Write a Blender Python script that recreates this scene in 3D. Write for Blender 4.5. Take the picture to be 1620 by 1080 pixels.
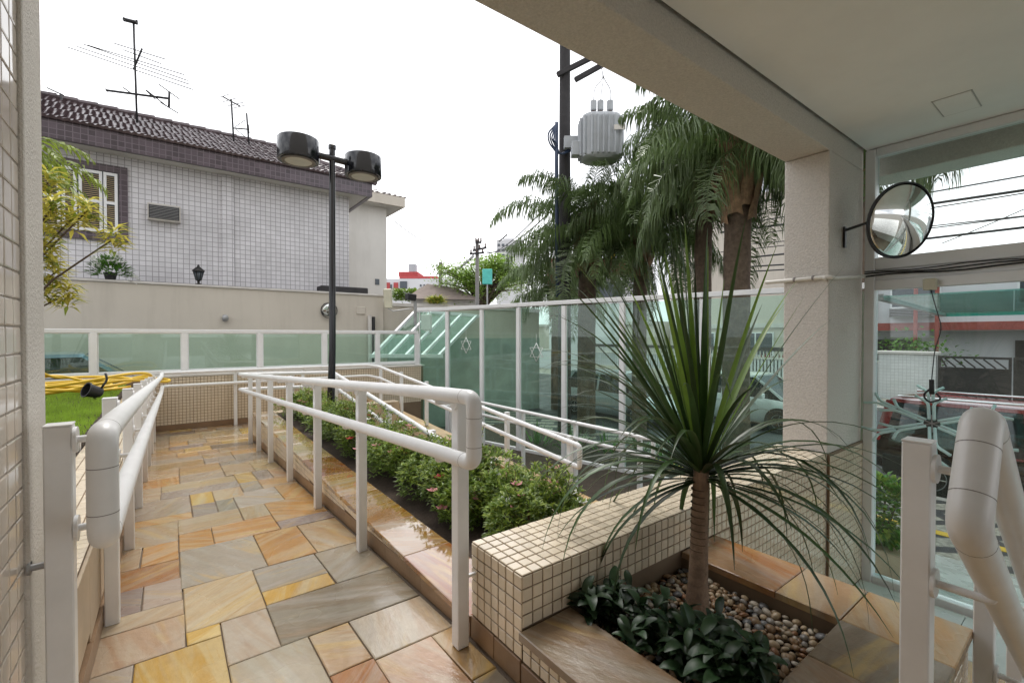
import bpy, bmesh, math, random
from mathutils import Vector, Matrix

R = math.radians
rnd = random.Random(11)
S = bpy.context.scene
COL = S.collection
for o in list(bpy.data.objects):
    bpy.data.objects.remove(o)

# ------------------------------------------------------------------ camera
EYE = 1.2
cam = bpy.data.cameras.new('camera')
cam.lens = 16.0
cam.sensor_width = 36.0
cam.clip_start = 0.02
cam.clip_end = 2000
camo = bpy.data.objects.new('camera', cam)
COL.objects.link(camo)
camo.location = (0, 0, EYE)
fw = Vector((.6, .8, -10 / 720)).normalized()
camo.rotation_euler = fw.to_track_quat('-Z', 'Y').to_euler()
S.camera = camo

# ------------------------------------------------------------------ sky, sun, exposure
SUN_EL, SUN_AZ = 58.0, 20.0          # azimuth measured from +Y towards +X
w = bpy.data.worlds.new('World')
S.world = w
w.use_nodes = True
nt = w.node_tree
nt.nodes.clear()
out = nt.nodes.new('ShaderNodeOutputWorld')
bg = nt.nodes.new('ShaderNodeBackground')
sky = nt.nodes.new('ShaderNodeTexSky')
sky.sky_type = 'NISHITA'
sky.sun_disc = False
sky.sun_elevation = R(SUN_EL)
sky.sun_rotation = R(SUN_AZ)
sky.dust_density = 4.0
sky.air_density = 1.2
tc = nt.nodes.new('ShaderNodeTexCoord')
mp = nt.nodes.new('ShaderNodeMapping')
mp.inputs['Scale'].default_value = (1.0, 1.0, 2.2)
nz = nt.nodes.new('ShaderNodeTexNoise')
nz.inputs['Scale'].default_value = 1.7
nz.inputs['Detail'].default_value = 5
nz.inputs['Roughness'].default_value = .5
rp = nt.nodes.new('ShaderNodeValToRGB')
rp.color_ramp.elements[0].position = .34
rp.color_ramp.elements[0].color = (3.5, 3.62, 3.98, 1)
rp.color_ramp.elements[1].position = .62
rp.color_ramp.elements[1].color = (9.9, 9.95, 10.1, 1)
mx = nt.nodes.new('ShaderNodeMix')
mx.data_type = 'RGBA'
mx.inputs['Factor'].default_value = .93      # the cloud layer hides most of the blue
nt.links.new(tc.outputs['Generated'], mp.inputs['Vector'])
nt.links.new(mp.outputs['Vector'], nz.inputs['Vector'])
nt.links.new(nz.outputs['Fac'], rp.inputs['Fac'])
nt.links.new(sky.outputs['Color'], mx.inputs['A'])
nt.links.new(rp.outputs['Color'], mx.inputs['B'])
nt.links.new(mx.outputs['Result'], bg.inputs['Color'])
bg.inputs['Strength'].default_value = .10
nt.links.new(bg.outputs['Background'], out.inputs['Surface'])

sl = bpy.data.lights.new('sun', 'SUN')
sl.energy = 0.9
sl.angle = R(25)
sl.color = (1.0, .97, .92)
so = bpy.data.objects.new('sun', sl)
COL.objects.link(so)
sd = Vector((math.sin(R(SUN_AZ)) * math.cos(R(SUN_EL)), math.cos(R(SUN_AZ)) * math.cos(R(SUN_EL)), math.sin(R(SUN_EL))))
so.rotation_euler = sd.to_track_quat('Z', 'Y').to_euler()
so.location = (0, 0, 30)

S.view_settings.view_transform = 'Standard'
S.view_settings.look = 'None'
S.view_settings.gamma = 1
S.view_settings.use_curve_mapping = False
S.view_settings.exposure = 1.15
S.render.engine = 'CYCLES'
S.cycles.use_denoising = True
S.cycles.max_bounces = 10
S.cycles.transparent_max_bounces = 16
S.cycles.sample_clamp_indirect = 6
S.cycles.caustics_reflective = False
S.cycles.caustics_refractive = False

# ------------------------------------------------------------------ materials
def _n(nt, t, **k):
    n = nt.nodes.new('ShaderNode' + t)
    for a, b in k.items():
        n.inputs[a].default_value = b
    return n

def _mixc(nt, fac, a, b, mode='MIX'):
    m = nt.nodes.new('ShaderNodeMix')
    m.data_type = 'RGBA'
    m.blend_type = mode
    for s, v in (('Factor', fac), ('A', a), ('B', b)):
        if hasattr(v, 'node'):
            nt.links.new(v, m.inputs[s])
        else:
            m.inputs[s].default_value = v if s == 'Factor' else (*v, 1)[:4]
    return m.outputs['Result']

def _ramp(nt, src, p0, p1, c0=(0, 0, 0), c1=(1, 1, 1)):
    r = nt.nodes.new('ShaderNodeValToRGB')
    r.color_ramp.elements[0].position = p0
    r.color_ramp.elements[1].position = p1
    r.color_ramp.elements[0].color = (*c0, 1)
    r.color_ramp.elements[1].color = (*c1, 1)
    nt.links.new(src, r.inputs['Fac'])
    return r.outputs['Color']

def mat(name, c, rough=.5, var=.12, scale=3.0, dirt=0.0, dirtc=(.12, .1, .08), dscale=1.2, bump=0, bscale=60,
        metal=0, spec=.5, rand=0.0, rvar=.0, trans=0.0, objcol=False, coat=0.0, streak=None):
    m = bpy.data.materials.new(name)
    m.use_nodes = True
    nt = m.node_tree
    b = nt.nodes['Principled BSDF']
    geo = nt.nodes.new('ShaderNodeNewGeometry')
    pos = geo.outputs['Position']
    if objcol or rand:
        oi = nt.nodes.new('ShaderNodeObjectInfo')
    if objcol:
        base = oi.outputs['Color']
    else:
        rgb = nt.nodes.new('ShaderNodeRGB')
        rgb.outputs[0].default_value = (*c, 1)
        base = rgb.outputs[0]
    nz = _n(nt, 'TexNoise', Scale=scale, Detail=6, Roughness=.6)
    nt.links.new(pos, nz.inputs['Vector'])
    hi = 1 + var
    lo = 1 - var
    k = _ramp(nt, nz.outputs['Fac'], .3, .7, (lo, lo, lo), (hi, hi, hi))
    base = _mixc(nt, 1.0, base, k, 'MULTIPLY')
    if rand:
        mr = nt.nodes.new('ShaderNodeMapRange')
        mr.inputs['To Min'].default_value = 1 - rand
        mr.inputs['To Max'].default_value = 1 + rand
        nt.links.new(oi.outputs['Random'], mr.inputs['Value'])
        hs = nt.nodes.new('ShaderNodeHueSaturation')
        nt.links.new(base, hs.inputs['Color'])
        nt.links.new(mr.outputs['Result'], hs.inputs['Value'])
        base = hs.outputs['Color']
    if dirt:
        dn = _n(nt, 'TexNoise', Scale=dscale, Detail=8, Roughness=.7)
        if streak:
            mpp = nt.nodes.new('ShaderNodeMapping')
            mpp.inputs['Scale'].default_value = streak
            nt.links.new(pos, mpp.inputs['Vector'])
            nt.links.new(mpp.outputs['Vector'], dn.inputs['Vector'])
        else:
            nt.links.new(pos, dn.inputs['Vector'])
        df = _ramp(nt, dn.outputs['Fac'], .5, .78, (0, 0, 0), (dirt, dirt, dirt))
        base = _mixc(nt, df, base, dirtc)
    nt.links.new(base, b.inputs['Base Color'])
    b.inputs['Roughness'].default_value = rough
    b.inputs['Metallic'].default_value = metal
    b.inputs['Specular IOR Level'].default_value = spec
    b.inputs['Coat Weight'].default_value = coat
    if rvar:
        rn = _n(nt, 'TexNoise', Scale=scale * 1.7, Detail=4)
        nt.links.new(pos, rn.inputs['Vector'])
        mr2 = nt.nodes.new('ShaderNodeMapRange')
        mr2.inputs['From Min'].default_value = .35
        mr2.inputs['From Max'].default_value = .65
        mr2.inputs['To Min'].default_value = max(.02, rough - rvar)
        mr2.inputs['To Max'].default_value = rough + rvar
        nt.links.new(rn.outputs['Fac'], mr2.inputs['Value'])
        nt.links.new(mr2.outputs['Result'], b.inputs['Roughness'])
    if bump:
        bn = _n(nt, 'TexNoise', Scale=bscale, Detail=5, Roughness=.6)
        nt.links.new(pos, bn.inputs['Vector'])
        bp = _n(nt, 'Bump', Strength=bump, Distance=.01)
        nt.links.new(bn.outputs['Fac'], bp.inputs['Height'])
        nt.links.new(bp.outputs['Normal'], b.inputs['Normal'])
    if trans:
        tr = nt.nodes.new('ShaderNodeBsdfTranslucent')
        nt.links.new(base, tr.inputs['Color'])
        ms = nt.nodes.new('ShaderNodeMixShader')
        ms.inputs[0].default_value = trans
        o = nt.nodes['Material Output']
        nt.links.new(b.outputs[0], ms.inputs[1])
        nt.links.new(tr.outputs[0], ms.inputs[2])
        nt.links.new(ms.outputs[0], o.inputs['Surface'])
    return m

def glass(name, tint, ior=1.45, dirt=.04):
    m = bpy.data.materials.new(name)
    m.use_nodes = True
    nt = m.node_tree
    nt.nodes.remove(nt.nodes['Principled BSDF'])
    o = nt.nodes['Material Output']
    t = nt.nodes.new('ShaderNodeBsdfTransparent')
    t.inputs['Color'].default_value = (*tint, 1)
    g = nt.nodes.new('ShaderNodeBsdfGlossy')
    g.inputs['Roughness'].default_value = .01
    lw = nt.nodes.new('ShaderNodeLayerWeight')        # Schlick curve: same from both faces of the sheet
    lw.inputs['Blend'].default_value = .5
    pw = nt.nodes.new('ShaderNodeMath')
    pw.operation = 'POWER'
    pw.inputs[1].default_value = 5.0
    nt.links.new(lw.outputs['Facing'], pw.inputs[0])
    f = nt.nodes.new('ShaderNodeMath')
    f.operation = 'MULTIPLY_ADD'
    f.inputs[1].default_value = .9
    f.inputs[2].default_value = .045
    nt.links.new(pw.outputs[0], f.inputs[0])
    ms = nt.nodes.new('ShaderNodeMixShader')
    nt.links.new(f.outputs[0], ms.inputs[0])
    nt.links.new(t.outputs[0], ms.inputs[1])
    nt.links.new(g.outputs[0], ms.inputs[2])
    d = nt.nodes.new('ShaderNodeBsdfDiffuse')      # film of dried rain on the pane
    d.inputs['Color'].default_value = (.6, .75, .68, 1)
    nz = _n(nt, 'TexNoise', Scale=3.0, Detail=6)
    geo = nt.nodes.new('ShaderNodeNewGeometry')
    nt.links.new(geo.outputs['Position'], nz.inputs['Vector'])
    rr = _ramp(nt, nz.outputs['Fac'], .35, .75, (dirt * .3,) * 3, (dirt * 1.6,) * 3)
    m2 = nt.nodes.new('ShaderNodeMixShader')
    nt.links.new(rr, m2.inputs[0])
    nt.links.new(ms.outputs[0], m2.inputs[1])
    nt.links.new(d.outputs[0], m2.inputs[2])
    nt.links.new(m2.outputs[0], o.inputs['Surface'])
    return m

def grid_mat(name, c, grout, pitch, axis='XZ', rough=.4, line=.07, var=.1):
    """small ceramic tiles of a far facade: square grid with recessed joints"""
    m = bpy.data.materials.new(name)
    m.use_nodes = True
    nt = m.node_tree
    b = nt.nodes['Principled BSDF']
    geo = nt.nodes.new('ShaderNodeNewGeometry')
    sp = nt.nodes.new('ShaderNodeSeparateXYZ')
    nt.links.new(geo.outputs['Position'], sp.inputs[0])
    cb = nt.nodes.new('ShaderNodeCombineXYZ')
    if axis == 'XZ':                 # faces along X use x, faces along Y use y: x + y covers both
        ad = nt.nodes.new('ShaderNodeMath')
        ad.operation = 'ADD'
        nt.links.new(sp.outputs[0], ad.inputs[0])
        nt.links.new(sp.outputs[1], ad.inputs[1])
        nt.links.new(ad.outputs[0], cb.inputs[0])
        nt.links.new(sp.outputs[2], cb.inputs[1])
    br = _n(nt, 'TexBrick', Scale=1.0)
    br.offset = 0
    br.inputs['Color1'].default_value = (*[x * (1 + var) for x in c], 1)
    br.inputs['Color2'].default_value = (*[x * (1 - var) for x in c], 1)
    br.inputs['Mortar'].default_value = (*grout, 1)
    br.inputs['Mortar Size'].default_value = line * pitch
    br.inputs['Mortar Smooth'].default_value = .1
    br.inputs['Brick Width'].default_value = pitch
    br.inputs['Row Height'].default_value = pitch
    nt.links.new(cb.outputs[0], br.inputs['Vector'])
    nz = _n(nt, 'TexNoise', Scale=.9, Detail=6)
    nt.links.new(geo.outputs['Position'], nz.inputs['Vector'])
    k = _ramp(nt, nz.outputs['Fac'], .3, .7, (.86,) * 3, (1.06,) * 3)
    nt.links.new(_mixc(nt, 1.0, br.outputs['Color'], k, 'MULTIPLY'), b.inputs['Base Color'])
    b.inputs['Roughness'].default_value = rough
    bp = _n(nt, 'Bump', Strength=.4, Distance=.004)
    bp.invert = True
    nt.links.new(br.outputs['Fac'], bp.inputs['Height'])
    nt.links.new(bp.outputs['Normal'], b.inputs['Normal'])
    return m

def stone_mat(name, wet=False):
    """layered quartzite: colour of each slab from the object, veins by noise turned per slab, wet"""
    m = bpy.data.materials.new(name)
    m.use_nodes = True
    nt = m.node_tree
    b = nt.nodes['Principled BSDF']
    geo = nt.nodes.new('ShaderNodeNewGeometry')
    oi = nt.nodes.new('ShaderNodeObjectInfo')
    vr = nt.nodes.new('ShaderNodeVectorRotate')
    vr.rotation_type = 'Z_AXIS'
    ml = nt.nodes.new('ShaderNodeMath')
    ml.operation = 'MULTIPLY'
    ml.inputs[1].default_value = 6.0
    nt.links.new(oi.outputs['Random'], ml.inputs[0])
    nt.links.new(geo.outputs['Position'], vr.inputs['Vector'])
    nt.links.new(ml.outputs[0], vr.inputs['Angle'])
    mp = nt.nodes.new('ShaderNodeMapping')
    mp.inputs['Scale'].default_value = (2.2, 16.0, 3.0)
    nt.links.new(vr.outputs['Vector'], mp.inputs['Vector'])
    off = nt.nodes.new('ShaderNodeVectorMath')
    off.operation = 'ADD'
    sc = nt.nodes.new('ShaderNodeMath')
    sc.operation = 'MULTIPLY'
    sc.inputs[1].default_value = 37.0
    nt.links.new(oi.outputs['Random'], sc.inputs[0])
    nt.links.new(mp.outputs['Vector'], off.inputs[0])
    nt.links.new(sc.outputs[0], off.inputs[1])
    n1 = _n(nt, 'TexNoise', Scale=.75, Detail=7, Roughness=.58, Distortion=.7)
    nt.links.new(off.outputs[0], n1.inputs['Vector'])
    hs = nt.nodes.new('ShaderNodeHueSaturation')
    hs.inputs['Hue'].default_value = .512
    hs.inputs['Saturation'].default_value = .78
    hs.inputs['Value'].default_value = 1.08
    nt.links.new(oi.outputs['Color'], hs.inputs['Color'])
    hs2 = nt.nodes.new('ShaderNodeHueSaturation')
    hs2.inputs['Hue'].default_value = .492
    hs2.inputs['Saturation'].default_value = 1.1
    hs2.inputs['Value'].default_value = .86
    nt.links.new(oi.outputs['Color'], hs2.inputs['Color'])
    f1 = _ramp(nt, n1.outputs['Fac'], .42, .56)
    c = _mixc(nt, f1, hs.outputs['Color'], oi.outputs['Color'])
    n2 = _n(nt, 'TexNoise', Scale=1.3, Detail=8, Roughness=.65, Distortion=.4)
    nt.links.new(off.outputs[0], n2.inputs['Vector'])
    c = _mixc(nt, _ramp(nt, n2.outputs['Fac'], .55, .68, (0, 0, 0), (.7,) * 3), c, hs2.outputs['Color'])
    for sd_, colr, lo_, hi_, am in ((11.3, (.36, .325, .28), .54, .68, .45), (23.7, (.50, .33, .09), .55, .68, .55), (41.9, (.33, .20, .11), .60, .72, .5)):
        o2 = nt.nodes.new('ShaderNodeVectorMath')      # grey, ochre and rust bands that run through any slab
        o2.operation = 'ADD'
        o2.inputs[1].default_value = (sd_, sd_ * .7, sd_ * 1.3)
        nt.links.new(off.outputs[0], o2.inputs[0])
        nb = _n(nt, 'TexNoise', Scale=.55, Detail=6, Roughness=.55, Distortion=.9)
        nt.links.new(o2.outputs[0], nb.inputs['Vector'])
        c = _mixc(nt, _ramp(nt, nb.outputs['Fac'], lo_, hi_, (0, 0, 0), (am,) * 3), c, colr)
    n3 = _n(nt, 'TexNoise', Scale=26.0, Detail=6, Roughness=.7)
    nt.links.new(geo.outputs['Position'], n3.inputs['Vector'])
    c = _mixc(nt, 1.0, c, _ramp(nt, n3.outputs['Fac'], .3, .7, (.9,) * 3, (1.06,) * 3), 'MULTIPLY')
    nt.links.new(c, b.inputs['Base Color'])
    # wet film: patches of standing water are smooth, the rest is only damp
    n4 = _n(nt, 'TexNoise', Scale=2.2, Detail=3)
    nt.links.new(geo.outputs['Position'], n4.inputs['Vector'])
    mr = nt.nodes.new('ShaderNodeMapRange')
    mr.inputs['From Min'].default_value = .4
    mr.inputs['From Max'].default_value = .62
    mr.inputs['To Min'].default_value = .06 if wet else .30
    mr.inputs['To Max'].default_value = .015 if wet else .07
    nt.links.new(n4.outputs['Fac'], mr.inputs['Value'])
    nt.links.new(mr.outputs['Result'], b.inputs['Roughness'])
    b.inputs['Specular IOR Level'].default_value = .5
    b.inputs['Coat Weight'].default_value = 1.0 if wet else .45
    b.inputs['Coat Roughness'].default_value = .02 if wet else .08
    bn = _n(nt, 'TexNoise', Scale=9.0, Detail=7, Roughness=.62)
    mp2 = nt.nodes.new('ShaderNodeMapping')
    mp2.inputs['Scale'].default_value = (1, 2.6, 1)
    nt.links.new(vr.outputs['Vector'], mp2.inputs['Vector'])
    nt.links.new(mp2.outputs['Vector'], bn.inputs['Vector'])
    bp = _n(nt, 'Bump', Strength=.05 if wet else .38, Distance=.012)
    nt.links.new(bn.outputs['Fac'], bp.inputs['Height'])
    nt.links.new(bp.outputs['Normal'], b.inputs['Normal'])
    return m

M = {}
M['slab'] = stone_mat('quartzite_slab')
M['slabwet'] = stone_mat('flooded_quartzite_slab', True)
M['capstone'] = mat('tan_cap_stone', (.42, .28, .14), .3, .25, 3, bump=.2, bscale=20)
M['mortar'] = mat('mortar', (.22, .165, .12), .8, bump=.3)
M['skirting'] = mat('brown_stone', (.24, .15, .085), .35, .25, 4, bump=.2, bscale=20, rand=.12)
M['beige_stone'] = mat('beige_stone_panel', (.46, .36, .25), .4, .2, 3.5, dirt=.4, dirtc=(.3, .22, .13), dscale=4)
M['tile'] = mat('cream_glazed_tile', (.69, .59, .45), .09, .05, 6, rand=.09, spec=.6, rvar=.04)
M['tilegrey'] = mat('greige_glazed_tile', (.62, .56, .49), .07, .05, 6, rand=.09, spec=.6)
M['grout'] = mat('brown_grout', (.20, .14, .09), .85)
M['groutlight'] = mat('pale_grout', (.42, .37, .32), .85)
M['plaster'] = mat('sprayed_plaster', (.62, .58, .53), .85, .13, 95, bump=1.0, bscale=75, dirt=.12, dirtc=(.33, .29, .24))
M['plaster_light'] = mat('pale_plaster', (.62, .585, .53), .85, .05, 5, bump=.6, bscale=130)
M['ceiling'] = mat('ceiling_paint', (.88, .87, .85), .8, .04, 2, dirt=.12, dirtc=(.62, .60, .56), dscale=.9)
M['ceilgap'] = mat('shadow_joint', (.05, .045, .04), .9)
M['white'] = mat('white_powder_coat', (.76, .76, .76), .32, .05, 8, dirt=.10, dirtc=(.5, .47, .42), dscale=7)
M['hatchline'] = mat('hatch_joint', (.5, .49, .47), .8)
M['base_band'] = mat('painted_reflection_green', (.32, .38, .33), .7, .2, 2)
M['seam'] = mat('grey_seam', (.22, .2, .19), .6)
M['alu'] = mat('white_aluminium', (.78, .79, .80), .35, .03, 6, dirt=.10, dirtc=(.5, .5, .48), dscale=5)
M['black'] = mat('black_gloss_paint', (.010, .011, .015), .13, .1, 5, spec=.6)
M['blackmat'] = mat('black_plastic', (.02, .02, .022), .5)
M['rubber'] = mat('rubber', (.018, .018, .018), .8)
M['lens'] = mat('frosted_lens', (.62, .62, .58), .4)
M['glass_green'] = glass('green_fence_glass', (.81, .95, .89), 1.5, .03)
M['glass_door'] = glass('clear_green_glass', (.91, .962, .955), 1.5, .01)
M['glass_clear'] = glass('clear_glass', (.93, .96, .955), 1.45, .03)
M['glass_teal'] = glass('teal_canopy_glass', (.58, .91, .88), 1.5, .22)
M['mirror'] = mat('mirror', (.86, .88, .86), .02, 0, metal=1)
M['soil'] = mat('soil', (.045, .03, .02), .95, .3, 8, bump=.8, bscale=40)
M['grass'] = mat('grass', (.30, .46, .05), .6, .35, 3, trans=.35, rand=.1)
M['azalea'] = mat('azalea_leaf', (.15, .235, .035), .42, .5, 9, trans=.3, rand=.15)
M['azalea2'] = mat('azalea_young_leaf', (.29, .38, .06), .45, .3, 9, trans=.35)
M['stem'] = mat('brown_stem', (.09, .06, .035), .8)
M['pink'] = mat('pink_petal', (.75, .32, .34), .6, .2, 30, trans=.3)
M['red'] = mat('red_petal', (.60, .05, .045), .6, .2, 30, trans=.3)
M['dracaena'] = mat('dracaena_leaf', (.042, .082, .024), .36, .35, 5, rand=.4, trans=.18)
M['dracaena_young'] = mat('dracaena_young_leaf', (.16, .26, .04), .38, .25, 5, rand=.2, trans=.3)
M['trunk'] = mat('dracaena_bark', (.25, .165, .11), .8, .3, 30, bump=.6, bscale=60)
M['darkleaf'] = mat('dark_broad_leaf', (.022, .050, .018), .42, .3, 8, rand=.25, trans=.08)
M['palm'] = mat('palm_leaf', (.11, .165, .055), .36, .4, 1.5, rand=.2, trans=.22)
M['palmtrunk'] = mat('palm_trunk', (.12, .085, .06), .9, .35, 12, bump=.8, bscale=25)
M['palmsheath'] = mat('palm_sheath', (.24, .15, .085), .8, .4, 9, bump=.7, bscale=30, streak=(6, 6, .6), dirt=.5, dirtc=(.06, .04, .03), dscale=3)
M['yellowleaf'] = mat('variegated_leaf', (.66, .60, .12), .5, .35, 14, trans=.35, rand=.15)
M['limeleaf'] = mat('lime_palm_leaf', (.23, .30, .045), .5, .3, 8, trans=.35)
M['shrub'] = mat('shrub_leaf', (.10, .23, .03), .45, .5, 10, trans=.3)
M['treeleaf'] = mat('tree_leaf', (.26, .40, .07), .5, .5, .6, trans=.3)
M['bark'] = mat('bark', (.10, .075, .055), .9, .3, 8)
M['hose'] = mat('yellow_hose', (.72, .47, .03), .4, .1, 8)
M['whitepetal'] = mat('white_petal', (.82, .82, .78), .6, .05, 20, trans=.2)
M['housetile'] = grid_mat('lilac_facade_tile', (.68, .67, .70), (.33, .32, .34), .115, rough=.45, line=.06, var=.06)
M['fasciatile'] = grid_mat('plum_fascia_tile', (.085, .064, .078), (.15, .12, .14), .115, rough=.3, var=.3)
M['rooftile'] = mat('wet_roof_tile', (.085, .06, .065), .28, .35, 5, dirt=.3, dirtc=(.03, .025, .025), dscale=2)
M['brownroof'] = mat('far_brown_roof', (.20, .16, .14), .95, .15, 2)
M['housewhite'] = mat('white_render', (.62, .60, .56), .85, .06, .8, dirt=.35, dirtc=(.38, .35, .3), dscale=.8, streak=(2, 2, .3))
M['wallbeige'] = mat('beige_render', (.58, .53, .455), .85, .06, .7, dirt=.35, dirtc=(.36, .32, .27), dscale=1.4, streak=(2.5, 2.5, .25), bump=.2, bscale=90)
M['coping'] = mat('pale_coping', (.60, .57, .53), .6, .1, 4)
M['louvre'] = mat('tan_louvre', (.40, .31, .19), .7, .15, 5)
M['acgrille'] = mat('grey_metal', (.36, .36, .36), .45, .1, 6, metal=.4)
M['concrete'] = mat('concrete_pole', (.22, .21, .20), .85, .15, 4, dirt=.3, bump=.2, bscale=50)
M['darkwood'] = mat('dark_timber', (.036, .034, .036), .85, .2, 6)
M['transformer'] = mat('galvanised_grey', (.40, .425, .45), .42, .1, 4, dirt=.25, dirtc=(.22, .2, .18), dscale=5)
M['ceramic'] = mat('brown_ceramic', (.10, .06, .045), .25)
M['cable'] = mat('black_cable', (.02, .02, .022), .6)
M['bluecable'] = mat('blue_black_cable', (.03, .05, .10), .5)
M['asphalt'] = mat('wet_asphalt', (.05, .053, .057), .75, .2, 2, bump=.4, bscale=120, rvar=.2, spec=.3)
M['ground'] = mat('ground', (.16, .15, .13), .9, .2, .4)
M['kerb'] = mat('kerb_stone', (.33, .32, .30), .75, .15, 3)
M['paleconc'] = mat('pale_floor_stone', (.58, .575, .54), .3, .1, 2, rvar=.1)
M['yellowpaint'] = mat('yellow_paint', (.68, .44, .04), .6, .15, 8)
M['redcar'] = mat('red_car_paint', (.20, .012, .011), .12, .03, 4, coat=1)
M['shadedcar'] = mat('shaded_red_car_paint', (.022, .009, .010), .1, .03, 4, coat=1)  # red bodywork with the shade and dark reflections put into its colour
M['whitecar'] = mat('white_car_paint', (.72, .74, .76), .14, .03, 4, coat=1)
M['silvercar'] = mat('silver_car_paint', (.50, .54, .58), .2, .03, 4, metal=.4, coat=1)
M['bluecar'] = mat('blue_grey_car_paint', (.20, .27, .36), .16, .03, 4, metal=.3, coat=1)
M['carglass'] = mat('dark_car_glass', (.012, .016, .018), .04, 0, spec=.8)
M['chrome'] = mat('bright_trim', (.7, .7, .7), .15, 0, metal=1)
M['taillight'] = mat('tail_light', (.35, .01, .012), .1)
M['redtrim'] = mat('red_brick_trim', (.30, .075, .06), .8, .2, 6)
M['redpaint'] = mat('red_paint', (.42, .065, .065), .7, .15, 2)
M['maroon'] = mat('maroon_panel', (.20, .03, .035), .6, .1, 2)
M['yellowsign'] = mat('yellow_sign', (.85, .52, .02), .4, .03, 3)
M['farwhite'] = mat('far_white_render', (.66, .66, .68), .9, .06, .2)
M['greytower'] = mat('far_tower_render', (.62, .62, .63), .9, .05, .1)
M['window'] = mat('far_window_glass', (.07, .085, .10), .12)
M['gate'] = mat('dark_gate_metal', (.035, .03, .028), .55, .2, 5)
M['pierwhite'] = grid_mat('white_brick_pier', (.66, .67, .65), (.45, .46, .45), .12, rough=.7, line=.05, var=.03)
M['teal'] = mat('teal_plastic', (.10, .55, .48), .5)
M['pipe'] = mat('white_pvc', (.66, .63, .57), .45, .08, 6, dirt=.3, dirtc=(.35, .31, .26), dscale=8)
M['neon'] = mat('pale_rope_light', (.50, .68, .66), .3)
M['star'] = mat('white_wire', (.78, .80, .78), .4)
M['creamplastic'] = mat('cream_plastic', (.58, .55, .42), .5)
M['bronze'] = mat('dark_lantern', (.02, .018, .016), .4, metal=.5)
PEB = [mat('pebble_%s' % n, c, .35, .2, 25, rand=.2) for n, c in
       (('cream', (.42, .32, .21)), ('tan', (.30, .19, .105)), ('rust', (.25, .12, .055)), ('grey', (.26, .24, .22)), ('pale', (.50, .44, .36)), ('slate', (.14, .14, .145)))]

# ------------------------------------------------------------------ geometry helpers
F = 720.0
def at(u, v, X=None, Y=None, Z=None, T=None):
    """point in the place that the photograph shows at (u, v), on the plane X, Y or Z = const or at depth T"""
    c = (u - 810) / F
    d = Vector((.6 + .8 * c, .8 - .6 * c, -(v - 530) / F))
    t = T if T is not None else X / d.x if X is not None else Y / d.y if Y is not None else (Z - EYE) / d.z
    return Vector((0, 0, EYE)) + d * t

def depth(p):
    return .6 * p[0] + .8 * p[1]

def in_view(p, m=60):
    t = depth(p)
    if t < .05:
        return False
    u = 810 + F * (.8 * p[0] - .6 * p[1]) / t
    v = 530 - F * (p[2] - EYE) / t
    return -m < u < 1620 + m and -m < v < 1080 + m

ORG = {}

def empty(name, loc, label=None, cat=None, group=None, rz=0):
    o = bpy.data.objects.new(name, None)
    o.empty_display_size = .1
    COL.objects.link(o)
    o.location = loc
    o.rotation_euler.z = rz
    ORG[o] = Vector(loc)
    return tag(o, label, cat, group)

def tag(o, label=None, cat=None, group=None, kind=None):
    if label: o['label'] = label
    if cat: o['category'] = cat
    if group: o['group'] = group
    if kind: o['kind'] = kind
    return o

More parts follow.
